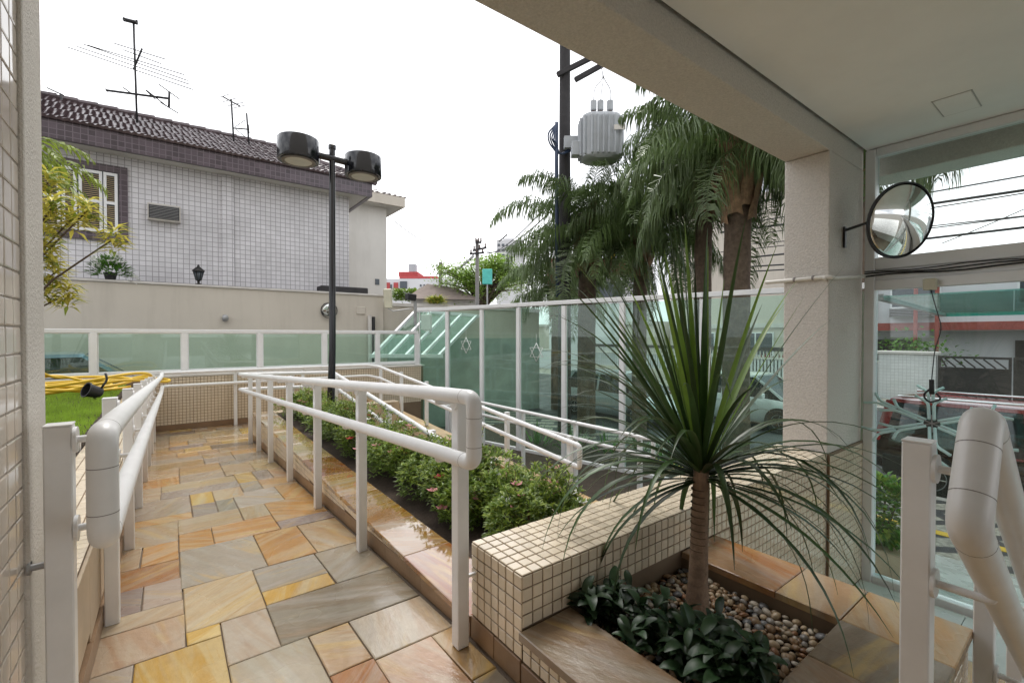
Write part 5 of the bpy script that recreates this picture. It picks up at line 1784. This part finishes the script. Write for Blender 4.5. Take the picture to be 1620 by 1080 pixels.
# ------------------------------------------------------------------ cars
def car(name, label, loc, heading, paint, kind, sc=1.0):
    """heading: direction of the nose. local x forward, y left"""
    root = empty(name, loc, label, 'car', None, heading)
    suv = kind == 'suv'
    L, W, H = (4.35, .90, 1.55) if suv else (4.1, .86, 1.47)
    z_s, z_b = (.34, 1.0) if suv else (.24, .90)
    # stations along the length: x, top of lower body, half width, sill height
    st = [(-L / 2, z_b - .26, W * .74, z_s + .12), (-L / 2 + .05, z_b - .07, W * .90, z_s + .06), (-L / 2 + .35, z_b, W * .98, z_s), (-.9, z_b + .01, W, z_s), (.0, z_b - .01, W, z_s), (.75, z_b - .03, W * .99, z_s),
          (1.05, z_b - .06, W * .98, z_s), (1.6, z_b - .13, W * .95, z_s), (L / 2 - .18, z_b - .24, W * .86, z_s + .02), (L / 2, z_b - .42, W * .66, z_s + .08)]
    def loft(sts, sec):
        b = MB()
        vs = []
        for s_ in sts: vs += sec(s_)
        n = len(sec(sts[0]))
        fs = [(i * n + j, i * n + (j + 1) % n, (i + 1) * n + (j + 1) % n, (i + 1) * n + j) for i in range(len(sts) - 1) for j in range(n)]
        fs += [tuple(range(n - 1, -1, -1)), tuple((len(sts) - 1) * n + j for j in range(n))]
        return b.add(vs, fs)
    def sec(s_):
        x, zt_, hw, zs = s_
        h_ = zt_ - zs
        half = [(hw * .86, zs - .05), (hw * .97, zs + .06), (hw, zs + h_ * .45), (hw * .985, zs + h_ * .8), (hw * .94, zt_ - .015), (hw * .6, zt_ + .02)]
        return [(x, y_, z_) for y_, z_ in half] + [(x, -y_, z_) for y_, z_ in reversed(half)]
    def bl(mb, nm, m, par=None, smooth=2, bev=0):
        me = bpy.data.meshes.new(nm)
        me.from_pydata([tuple(Vector(v) * sc) for v in mb.v], [], mb.f)
        me.materials.append(M[m])
        if smooth:
            me.polygons.foreach_set('use_smooth', [True] * len(me.polygons))
            me.set_sharp_from_angle(angle=R(35))
        o = bpy.data.objects.new(nm, me)
        COL.objects.link(o)
        o.parent = par or root
        if bev:
            mo = o.modifiers.new('edge', 'BEVEL'); mo.width = bev; mo.segments = 2; mo.limit_method = 'ANGLE'
        return o
    body = bl(loft(st, sec), 'body', 'shadedcar' if suv else paint)
    # cabin: glass house below a painted roof
    xr0, xr1 = (-L / 2 + .22, .62) if suv else (-L / 2 + .45, .5)
    xb0, xb1 = -L / 2 + .06, 1.28
    zr = H - .03
    def csec(x, hw, z):
        return (x, hw, z)
    cab = MB()
    wb, wt = W * .93, W * .74
    lo = [(xb0, wb * .86), (xb0 + .4, wb), (-.4, wb), (.7, wb * .99), (xb1, wb * .86)]
    hi = [(xr0, wt * .88), (xr0 + .35, wt), (-.4, wt), (xr1 - .25, wt), (xr1, wt * .88)]
    vs = [(x, y_, z_b - .05) for x, y_ in lo] + [(x, -y_, z_b - .05) for x, y_ in reversed(lo)]
    vt = [(x, y_, zr - .04) for x, y_ in hi] + [(x, -y_, zr - .04) for x, y_ in reversed(hi)]
    n = len(vs)
    cab.add(vs + vt, [(j, (j + 1) % n, n + (j + 1) % n, n + j) for j in range(n)] + [tuple(range(n, 2 * n))])
    bl(cab, 'windows', 'carglass')
    rf_ = MB()
    ring0 = [(x * 1.0, y_ * 1.03, zr - .06) for x, y_ in hi] + [(x, -y_ * 1.03, zr - .06) for x, y_ in reversed(hi)]
    ring1 = [(x * .99, y_ * 1.0, zr - .005) for x, y_ in hi] + [(x * .99, -y_ * 1.0, zr - .005) for x, y_ in reversed(hi)]
    ring2 = [(x * .86, y_ * .6, zr + .03) for x, y_ in hi] + [(x * .86, -y_ * .6, zr + .03) for x, y_ in reversed(hi)]
    rf_.add(ring0 + ring1 + ring2, [(k * n + j, k * n + (j + 1) % n, (k + 1) * n + (j + 1) % n, (k + 1) * n + j) for k in range(2) for j in range(n)] + [tuple(range(2 * n, 3 * n))])
    bl(rf_, 'roof', paint)
    for s_ in (-1, 1):
        pil = MB()
        for (a, c, w_) in (((xb0 + .12, wb * .90), (xr0 + .05, wt * .91), .17), ((-.32, wb), (-.36, wt), .07), ((xb1 - .05, wb * .89), (xr1 - .02, wt * .90), .06)):
            pil.beam((a[0], s_ * a[1] * 1.004, z_b - .04), (c[0], s_ * c[1] * 1.01, zr - .05), w_, .02, up=(0, s_, 0))
        bl(pil, 'pillar', paint, smooth=0)
        m_ = MB().obox((.82, s_ * (W + .10), z_b + .04), (1, 0, 0), (0, 1, 0), (0, 0, 1), .06, .09, .07)
        bl(m_, 'wing_mirror', paint if not suv else 'blackmat', bev=.03)
        dr_ = MB()
        for xh in (-.55, .45):
            dr_.box(xh, xh + .18, s_ * (W * .985) - .012, s_ * (W * .985) + .012, z_b - .20, z_b - .165)
        bl(dr_, 'door_handles', paint, smooth=0)
        # cladding and lamps
        if suv:
            cl_ = MB().box(-L / 2 + .2, L / 2 - .3, s_ * W * .96 - .02, s_ * W * .96 + .03, z_s - .08, z_s + .26)
            bl(cl_, 'side_cladding', 'blackmat', smooth=0, bev=.02)
            rr_ = MB().tube([(xr0 + .12, s_ * wt * .93, zr + .045), (-.3, s_ * wt * .95, zr + .06), (xr1 - .2, s_ * wt * .93, zr + .04)], .018, 8)
            bl(rr_, 'roof_rail', 'chrome')
        tl_ = MB().obox((-L / 2 + .09, s_ * W * .80, z_b - .12), (1, s_ * -.35, 0), (0, 1, 0), (0, 0, 1), .07, .14, .08)
        bl(tl_, 'tail_light', 'taillight', bev=.02)
        hl = MB().obox((L / 2 - .20, s_ * W * .74, z_b - .33), (1, s_ * -.5, 0), (s_ * .5, 1, 0), (0, 0, 1), .09, .16, .07)
        bl(hl, 'headlight', 'chrome', bev=.02)
        for xw in (-L / 2 + .82, L / 2 - .85):
            rw = .335 if suv else .30
            ar_ = MB().tube([(xw, s_ * (W - .15), rw), (xw, s_ * (W + .012), rw)], rw + .05, 28)
            bl(ar_, 'wheel_arch', 'blackmat')
            ty = MB().lathe([(rw * .6, -.10), (rw * .93, -.11), (rw, -.08), (rw, .08), (rw * .93, .11), (rw * .6, .10)], (xw, s_ * (W - .07), rw), 28, (0, s_, 0))
            wh = bl(ty, 'wheel', 'rubber')
            rm = MB().lathe([(rw * .62, .09), (rw * .6, .105), (rw * .5, .09), (rw * .12, .10), (.001, .11)], (xw, s_ * (W - .07), rw), 24, (0, s_, 0))
            bl(rm, 'rim', 'acgrille', wh)
            sp2 = MB()
            for k in range(5):
                a = k * 1.2566
                sp2.beam((xw + math.cos(a) * rw * .1, s_ * (W + .035), rw + math.sin(a) * rw * .1), (xw + math.cos(a) * rw * .58, s_ * (W + .035), rw + math.sin(a) * rw * .58), .02, .05, up=(0, 1, 0))
            bl(sp2, 'spokes', 'chrome', wh, smooth=0)
    bl(MB().box(-L / 2 - .03, -L / 2 + .12, -W * .8, W * .8, z_s, z_s + .22), 'rear_bumper', 'blackmat' if suv else paint, bev=.04)
    bl(MB().box(L / 2 - .12, L / 2 + .03, -W * .7, W * .7, z_s, z_s + .2), 'front_bumper', 'blackmat' if suv else paint, bev=.04)
    return root
car('parked_suv', 'red sport utility car with black cladding outside the glass door', (10.55, .42, STREET), R(-90), 'redcar', 'suv')
car('white_hatchback', 'white hatchback on the street seen through fence left of the pillar', (13.7, 6.6, STREET), R(-90), 'whitecar', 'hatch', 1.03)
car('silver_hatchback', 'pale silver car on the street behind dracaena and glass fence', (11.4, 9.4, STREET), R(-90), 'silvercar', 'hatch')
cb = at(95, 580, Y=11.0)
car('blue_grey_car', 'blue grey car in the driveway behind left panes of low fence', (-1.7, 11.0, -.55), R(4), 'bluecar', 'hatch')

# ------------------------------------------------------------------ utility pole with transformer
tp = at(893, 400, T=11.3)
up_ = empty('utility_pole', (tp.x, tp.y, STREET), 'dark utility pole carrying transformer and cross arms beyond the tall fence', 'utility pole')
MB().tube([(tp.x, tp.y, STREET), (tp.x, tp.y, 9.6)], [.17, .125], 18).build('pole', 'darkwood', up_, smooth=2)
for (u0, v0, u1, v1) in ((881, 122, 945, 90), (909, 130, 960, 102)):
    p, q = at(u0, v0, T=11.15), at(u1, v1, T=11.15)
    MB().beam(p, q + (q - p) * .5, .09, .11).build('cross_arm', 'darkwood', up_, bev=.005)
b = MB()
for k in range(4):
    a = at(872 + k * 3, 205 + k * 4, T=11.0)
    b.tube(fillet([at(880, 198, T=11.0), a + Vector((-.12, 0, -.15)), at(868 + k * 4, 228, T=11.0), at(884, 248, T=11.05), at(900 + k * 3, 238, T=11.1)], .2, 5), .02, 6)
b.tube([at(880, 196, T=11.05), at(880, 262, T=11.05), at(882, 470, T=11.05)], .045, 8)
b.build('cables', 'bluecable', up_, smooth=True)
MB().obox(at(905, 228, T=11.05), (.8, -.6, 0), (.6, .8, 0), (0, 0, 1), .2, .08, .14).build('bracket', 'transformer', up_)
tr = at(949, 222, T=10.75)
tn = empty('pole_transformer', tr - Vector((0, 0, .55)), 'grey ribbed transformer tank hung on the utility pole', 'transformer')
ax_, ay_ = Vector((.8, -.6, 0)), Vector((.6, .8, 0))
prof = []
n = 40
hx_, hy_ = .45, .34
def rrect(sx_, sy_, e=4.0):
    o = []
    for k in range(n):
        a = 2 * math.pi * k / n
        c_, s_ = math.cos(a), math.sin(a)
        r_ = (abs(c_ / sx_) ** e + abs(s_ / sy_) ** e) ** (-1 / e)
        o.append((c_ * r_, s_ * r_))
    return o
b = MB()
vs = []
for f_, z in ((.80, -.53), (.98, -.47), (1.0, -.40), (1.0, .40), (.98, .47), (.9, .50)):
    vs += [tr + ax_ * (x * f_) + ay_ * (y_ * f_) + Vector((0, 0, z)) for x, y_ in rrect(hx_, hy_)]
b.add(vs, [(i * n + j, i * n + (j + 1) % n, (i + 1) * n + (j + 1) % n, (i + 1) * n + j) for i in range(5) for j in range(n)] + [tuple(range(n - 1, -1, -1)), tuple(5 * n + j for j in range(n))])
b.build('tank', 'transformer', tn, smooth=2)
for k in range(n):
    x, y_ = rrect(hx_, hy_)[k]
    d = (ax_ * x + ay_ * y_)
    if k % 2: continue
    o = d.normalized()
    MB().obox(tr + d * 1.05 + Vector((0, 0, -.02)), o, o.cross(Vector((0, 0, 1))), (0, 0, 1), .042, .020, .44).build('cooling_fin', 'transformer', tn, bev=.012)
MB().obox(tr + ax_ * .36 - ay_ * .395 + Vector((0, 0, .10)), ax_, ay_, (0, 0, 1), .13, .01, .055).build('name_plate', 'coping', tn)
MB().obox(tr - ax_ * .52 + ay_ * .0 + Vector((0, 0, -.25)), ax_, ay_, (0, 0, 1), .16, .12, .16).build('hanger', 'transformer', tn, bev=.01)
for (u, v) in ((938, 182), (949, 185), (964, 190)):
    q = at(u, v, T=10.75)
    q.z = tr.z + .50
    bs_ = MB().lathe([(.045, 0), (.065, .02), (.045, .05), (.065, .07), (.045, .10), (.065, .12), (.04, .15)], q, 12).build('bushing', 'ceramic', tn, smooth=2)
    MB().lathe([(.055, .15), (.075, .17), (.075, .38), (.05, .40)], q, 12).build('bushing_cap', 'transformer', bs_, smooth=2)
b = MB()
for (u, v) in ((938, 160), (949, 163), (964, 166)):
    b.tube(fillet([at(u, v, T=10.75), at(u + 2, v - 20, T=10.8), at(954, 128, T=10.9), at(948, 100, T=11.1)], .2, 5), .009, 6)
b.build('leads', 'cable', tn, smooth=True)

def far_pole(name, label, u, vt, T, arms, r=.14):
    p = at(u, 480, T=T)
    root = empty(name, (p.x, p.y, STREET), label, 'utility pole')
    zt_ = at(u, vt, T=T).z
    MB().tube([(p.x, p.y, STREET), (p.x, p.y, zt_)], [r * 1.2, r], 10).build('pole', 'concrete', root, smooth=2)
    for (u0, v0, u1, v1) in arms:
        a, c = at(u0, v0, T=T - .3), at(u1, v1, T=T - .3)
        MB().beam(a, c, .12, .14).build('cross_arm', 'darkwood', root)
        for k in range(3):
            q = a.lerp(c, .1 + .4 * k)
            MB().lathe([(.05, 0), (.09, .05), (.05, .12), (.08, .2), (.03, .3)], q + Vector((0, 0, .06)), 8).build('insulator', 'ceramic', root, smooth=2)
    return root
far_pole('utility_pole', 'far utility pole with double cross arm above the green tree', 755, 380, 36, [(743, 402, 766, 400), (748, 397, 770, 392), (752, 384, 762, 384)])
far_pole('utility_pole', 'farther bare utility pole left of the green tree', 697, 415, 52, [(695, 432, 722, 433), (698, 420, 716, 432)], .2)
# wires
wr = MB()
def wire(mb, p, q, sag, r=.012, n=14):
    p, q = Vector(p), Vector(q)
    mb.tube([p.lerp(q, i / n) - Vector((0, 0, sag * 4 * (i / n) * (1 - i / n))) for i in range(n + 1)], r, 5)
wire(wr, at(624, 350, T=22), at(740, 404, T=36), .5, .02)
tag(wr.build('house_service_wire', 'cable', loc=at(680, 380, T=29)), 'single thin wire from white house to far pole', 'wire')
wr = MB()
for k in range(3):
    wire(wr, at(768, 397 + k * 2, T=36), at(897, 330 - 20 * k, T=11.4), .5, .022)
    wire(wr, at(750, 402 + k * 2, T=36), at(700, 432 + k, T=52), .4, .03)
wr.tube([at(790, 382, T=30), at(802, 372, T=28)], .05, 6)
tag(wr.build('street_wires', 'cable', loc=at(800, 390, T=25)), 'overhead wires strung between transformer pole and far poles', 'wires')
wr = MB()
for k, (z, r_, x) in enumerate(((6.9, .05, 20.2), (6.1, .025, 20.4), (5.8, .045, 20.2), (5.2, .02, 20.6), (4.9, .02, 20.2), (4.55, .04, 20.3), (4.2, .035, 20.5), (3.95, .03, 20.2), (5.55, .02, 20.5))):
    wire(wr, (x, 11, z + .1), (x - .2 * k, -25, z + .55 * math.sin(k * 1.7)), .5, r_, 20)
wire(wr, (20.2, 3.5, 4.2), (20.2, -1.5, 6.6), .15, .015)
tag(wr.build('street_wires', 'cable', loc=(20.2, 5, 5)), 'bundle of black overhead wires seen through window above glass door', 'wires')

# ------------------------------------------------------------------ opposite side of the street
def windows(root, rects, X, m='window', frame='alu', side='X'):
    for (y0, y1, z0, z1) in rects:
        w_ = MB().box(X - .03, X + .04, y0, y1, z0, z1).build('window', m, root)
        g = MB()
        for q in ((y0 - .06, y0, z0 - .06, z1 + .06), (y1, y1 + .06, z0 - .06, z1 + .06), (y0, y1, z1, z1 + .06), (y0, y1, z0 - .06, z0), ((y0 + y1) / 2 - .03, (y0 + y1) / 2 + .03, z0, z1)):
            g.box(X - .07, X - .001, q[0], q[1], q[2], q[3])
        g.build('frame', frame, w_)
OX = 25.0
oh = empty('red_trimmed_house', (27, 4, STREET), 'pale house with brick red trim bands across the street', 'house')
MB().box(OX + 1.2, 33, -12, 9.6, -1.6, 1.35).build('ground_floor_wall', 'farwhite', oh)
MB().box(OX, 33, -12, 9.6, 1.36, 4.6).build('upper_wall', 'farwhite', oh)
for q in ((-2.2, 9.6, 1.40, 1.72), (-2.6, -1.9, 1.40, 3.1), (6.45, 6.95, 1.722, 4.5), (9.2, 9.6, 1.722, 4.5)):
    MB().box(OX - .10, OX - .002, q[0], q[1], q[2], q[3]).build('trim_band', 'redtrim', oh)
windows(oh, [(4.4, 5.9, 2.4, 3.9), (0, 2.2, 2.4, 3.9), (7.4, 8.8, 2.4, 3.9), (-8, -5, 2.2, 3.9)], OX)
for q in ((5.3, 8.6, -.6, 1.0), (-3.4, 2.4, -.8, 1.0), (-9, -5, -.8, 1.0)):
    MB().box(OX + 1.12, OX + 1.196, q[0], q[1], q[2], q[3]).build('dark_opening', 'gate', oh)
ac2 = empty('balcony_air_conditioner', (OX - .2, 5.2, 2.3), 'dark air conditioner box on red trimmed house across the street', 'air conditioner')
MB().box(OX - .45, OX - .004, 4.5, 5.9, 1.95, 2.35).build('casing', 'acgrille', ac2, bev=.02)
for k in range(5):
    MB().box(OX - .47, OX - .452, 4.55, 5.85, 2.0 + k * .065, 2.03 + k * .065).build('slat', 'gate', ac2)
for yq in (5.0, 4.35):
    tag(MB().tube([(OX - .6, yq, STREET), (OX - .6, yq, 3.6)], .07, 10).build('rusty_post', 'redtrim', loc=(OX - .6, yq, STREET), smooth=2), 'slim rust red post before red trimmed house, %s one' % ('left' if yq > 4.8 else 'right'), 'post', 'rust red posts across the street')
# garden walls, piers and gates on the far pavement
FX = 22.6
def pier(y0, y1, zt_, label):
    r_ = empty('gate_pier', (FX, (y0 + y1) / 2, STREET), label, 'wall')
    MB().box(FX, FX + .5, y0, y1, -1.6, zt_).build('shaft', 'pierwhite', r_)
    MB().box(FX - .06, FX + .56, y0 - .06, y1 + .06, zt_ + .002, zt_ + .12).build('cap', 'coping', r_, bev=.02)
pier(4.05, 5.75, .46, 'white brick wall pier left of the dark gate across the street')
pier(-2.2, .12, .30, 'white brick wall pier right of the dark gate across the street')
gt = empty('driveway_gate', (FX + .2, 2.1, STREET), 'dark metal gate with slanted bars on top across the street', 'gate')
for k, (y0, y1) in enumerate(((.20, 2.12), (2.16, 4.0))):
    MB().box(FX + .1, FX + .16, y0, y1, STREET + .15, -.03).build('panel', 'gate', gt)
    f_ = MB()
    f_.box(FX + .08, FX + .18, y0, y1, .36, .44)
    f_.box(FX + .08, FX + .18, y0, y1, -.028, .04)
    f_.box(FX + .08, FX + .18, y0, y0 + .07, .041, .359)
    f_.box(FX + .08, FX + .18, y1 - .07, y1, .041, .359)
    f_.build('frame', 'gate', gt)
    for j in range(7):
        ya = y0 + .12 + j * .25
        MB().beam((FX + .13, ya, .05), (FX + .13, min(ya + .3, y1 - .08), .35), .04, .07, up=(1, 0, 0)).build('bar', 'gate', gt)
lw2 = empty('low_garden_wall', (FX, 7.4, STREET), 'low grey and white garden wall with red spikes across the street', 'wall')
MB().box(FX + .1, FX + .35, 5.8, 30, -1.6, .05).build('wall', 'farwhite', lw2)
MB().box(FX + .06, FX + .39, 5.8, 30, .052, .14).build('cap', 'coping', lw2)
b = MB()
for j in range(40):
    yq = 5.9 + j * .2
    b.add([(FX + .2, yq, .141), (FX + .2, yq + .12, .141), (FX + .2, yq + .06, .36), (FX + .24, yq + .06, .141)], [(0, 1, 2), (1, 3, 2), (3, 0, 2)])
b.build('spikes', 'redtrim', lw2)
hd = empty('hedge_shrub', (FX + 1.2, 5.1, STREET), 'clipped green shrub behind white brick pier across the street', 'shrub')
b = MB()
for i in range(700):
    p = Vector((FX + 1.3 + ar.gauss(0, .3), 5.0 + ar.gauss(0, .55), .45 + ar.gauss(0, .35)))
    b.leaf(p, (ar.uniform(-1, 1), ar.uniform(-1, 1), ar.uniform(-.5, 1)), (0, 0, 1), .2, .13, .15)
b.build('leaves', 'shrub', hd)
MB().tube([(FX + 1.3, 5, STREET), (FX + 1.3, 5, .3)], .06, 8).build('stem', 'bark', hd)
# long pale block seen through the tall fence, with railings
pbk = empty('pale_apartment_block', (29, 14, STREET), 'pale apartment block across the street behind the palms', 'building')
MB().box(26, 36, 10.5, 17.5, -1.6, 9.0).build('wall', 'wallbeige', pbk)
for fl_ in range(3):
    z0 = -.9 + fl_ * 2.9
    rects = [(11.2 + 3.3 * k, 13.0 + 3.3 * k, z0 + 1.0, z0 + 2.2) for k in range(2)]
    if fl_ == 0: windows(pbk, rects, 26)
    if fl_ == 0: MB().box(25.86, 25.998, 10.5, 17.5, z0 + 2.5, z0 + 2.75).build('floor_band', 'coping', pbk)
lh = empty('low_pale_houses', (28, 30, STREET), 'low row of pale walls across the street behind the tall fence', 'building')
MB().box(25, 34, 18, 60, -1.6, 1.9).build('wall', 'wallbeige', lh)
MB().box(24.8, 34.2, 18, 60, 1.902, 2.1).build('parapet', 'coping', lh)
windows(lh, [(20 + 5 * k, 22 + 5 * k, -.4, 1.0) for k in range(7)], 25)
# entrance block: dark balcony and white railings seen right of the palm trunk
rl = empty('white_railing', (22.7, 14, STREET), 'white bar railing with dark top across the street behind palm trunk', 'railing')
MB().box(22.65, 22.8, 9, 22, .45, .62).build('top_beam', 'gate', rl)
MB().box(22.65, 22.8, 9, 22, -1.6, -.75).build('base_band', 'wallbeige', rl)
for j in range(80):
    yq = 9.08 + j * .16
    MB().box(22.70, 22.74, yq - .025, yq + .025, -.749, .449).build('bar', 'coping', rl)
# fast-food building with yellow double arch
mk = empty('maroon_sign_building', (30, 24.5, STREET), 'far white building with maroon fascia behind the palms', 'building')
c0 = at(945, 420, T=34)
D_ = Vector((.8, -.6, 0)); N_ = Vector((.6, .8, 0))
MB().obox((c0.x, c0.y, 2.2), D_, N_, (0, 0, 1), 3.4, 2.5, 3.9).build('wall', 'farwhite', mk)
f0 = at(945, 422, T=31.4)
MB().obox(f0, D_, N_, (0, 0, 1), 3.5, .15, .55).build('fascia', 'maroon', mk)
MB().obox(at(952, 458, T=31.4), D_, N_, (0, 0, 1), 1.4, .10, .5).build('window', 'window', mk)
ar0 = at(939, 411, T=31.2)
sg_ = empty('yellow_arch_sign', ar0, 'yellow double arch sign on top of maroon fascia, partly behind fronds', 'sign')
b = MB()
for k in range(2):
    cx_ = -.68 + 1.36 * k
    pts = []
    for i in range(21):
        a = math.pi * i / 20
        pts.append(ar0 + D_ * (cx_ + .60 * math.cos(a)) + Vector((0, 0, 1.75 * math.sin(a) ** .75)))
    b.tube(pts, .17, 8)
b.build('arches', 'yellowsign', sg_, smooth=True)

# far buildings
rb = empty('red_and_white_building', at(650, 520, T=85), 'far white building with red roof parapet and water tank', 'building')
c0 = at(655, 470, T=88)
def fbox(root, nm, m, u0, u1, v0, v1, T, dp=4.0):
    a, c = at(u0, v1, T=T), at(u1, v0, T=T)
    ctr = (a + c) / 2 + N_ * dp
    return MB().obox(ctr, D_, N_, (0, 0, 1), (c - a).dot(D_) / 2, dp, (c.z - a.z) / 2).build(nm, m, root)
fbox(rb, 'wall', 'farwhite', 609, 712, 441, 560, 85, 6)
fbox(rb, 'roof_parapet', 'redpaint', 632, 692, 437, 440.5, 86, 4)
fbox(rb, 'roof_block', 'redpaint', 631, 661, 430, 437, 87, 3)
fbox(rb, 'water_tank', 'transformer', 647, 658, 418, 430, 87.5, .7)
for (u0, u1) in ((610, 617), (623, 630)):
    fbox(rb, 'red_panel', 'redpaint', u0, u1, 447, 462, 84.8, .2)
for (u0, u1, v0, v1) in ((633, 644, 445, 456), (664.5, 667, 450, 453), (670, 672.5, 450, 453), (680, 687, 452, 458), (618, 620, 450, 458)):
    fbox(rb, 'window', 'window', u0, u1, v0, v1, 84.8, .1)
tw = empty('far_tower', at(805, 520, T=240), 'hazy pale high-rise tower beyond the green tree', 'building')
fbox(tw, 'shaft', 'greytower', 786, 829, 380, 560, 240, 9)
fbox(tw, 'roof_block', 'greytower', 796, 812, 377.5, 380, 241, 5)
for j in range(9):
    for (u0, u1) in ((787.5, 791), (794, 798), (801, 803.5)):
        fbox(tw, 'window', 'window', u0, u1, 386 + j * 8, 390 + j * 8, 239.7, .1)
rs = empty('brown_roofed_house', at(690, 520, T=42), 'low far house with brown roof behind the stepped wall', 'house')
a, c, d = at(655, 468, T=40), at(745, 475, T=40), at(690, 448, T=44)
b = MB()
b.prism([at(640, 472, T=40), at(760, 474, T=40), at(722, 455, T=44), at(676, 449, T=44)], N_ * .4)
b.build('roof', 'brownroof', rs)
fbox(rs, 'wall', 'housewhite', 650, 752, 473, 560, 41, 2)
tg = at(757, 445, T=44)
tt = empty('street_tree', (tg.x, tg.y, STREET), 'round bright green street tree behind far utility pole', 'tree')
b, sb = MB(), MB()
cen = at(765, 448, T=44)
for i in range(80):
    d = Vector((ar.gauss(0, 1), ar.gauss(0, 1), ar.gauss(.2, .6))).normalized()
    lc = cen + Vector((d.x * 4.4, d.y * 4.4, d.z * 2.2 + (0.4 if d.z > 0 else 0))) * ar.uniform(.45, 1)
    sb.tube([(cen.x, cen.y, cen.z - 2.4), cen.lerp(lc, .5) - Vector((0, 0, .4)), lc], [.16, .08, .03], 5)
    for k in range(130):
        e = Vector((ar.gauss(0, .6), ar.gauss(0, .6), ar.gauss(0, .3)))
        b.mi = 1 if e.z > .1 and ar.random() < .6 else 0
        b.leaf(lc + e, (ar.uniform(-1, 1), ar.uniform(-1, 1), ar.uniform(-.3, .5)), (0, 0, 1), .30, .17, .1)
b.build('crown', ['treeleaf', 'treeleaf'], tt)
sb.tube([(cen.x, cen.y, STREET), (cen.x, cen.y, cen.z - 2.2)], [.32, .24], 10)
sb.build('trunk', 'bark', tt, smooth=True)
tb_ = at(771, 438, T=30)
ty_ = empty('teal_street_box', (tb_.x, tb_.y, STREET), 'teal street name box on a thin post before the green tree', 'sign')
MB().obox(tb_, D_, N_, (0, 0, 1), .32, .12, .5).build('box', 'teal', ty_, bev=.03)
MB().tube([(tb_.x, tb_.y, STREET), (tb_.x, tb_.y, tb_.z)], .05, 8).build('post', 'acgrille', ty_)
sgn = at(640, 462, T=70)
sb_ = empty('far_bushes', (sgn.x, sgn.y, STREET), 'dull green far bushes before red and white building', 'bushes')
b = MB()
for i in range(900):
    p = at(ar.uniform(622, 662), ar.uniform(459, 476), T=ar.uniform(50, 53))
    b.leaf(p, (ar.uniform(-1, 1), ar.uniform(-1, 1), ar.uniform(-.3, .8)), (0, 0, 1), .45, .25, .1)
b.build('leaves', 'azalea', sb_)
sb_['kind'] = 'stuff'
# teal glass canopy over the entrance, outside
gc = empty('entrance_glass_canopy', (6.0, -.5, 1.4), 'teal glass canopy over the entrance outside the glass door', 'canopy')
e0 = at(1492, 498, X=7.2)
zc_ = e0.z
y1_ = at(1492, 498, X=7.2).y
b = MB().prism([(7.2, y1_, zc_), (7.2, -3.5, zc_), (4.85, -3.5, 1.52), (4.85, y1_, 1.52)], (0, 0, .012))
b.build('pane', 'glass_teal', gc)
MB().beam((7.2, y1_, zc_ + .005), (4.85, y1_, 1.525), .05, .05).build('edge_bar', 'acgrille', gc)
MB().beam((7.22, y1_, zc_ + .005), (7.22, -3.5, zc_ + .005), .04, .05).build('edge_bar', 'teal', gc)
for yq in (-.2, -1.4):
    MB().beam((7.2, yq, zc_ + .05), (4.85, yq, 1.565), .03, .06).build('rib', 'alu', gc)
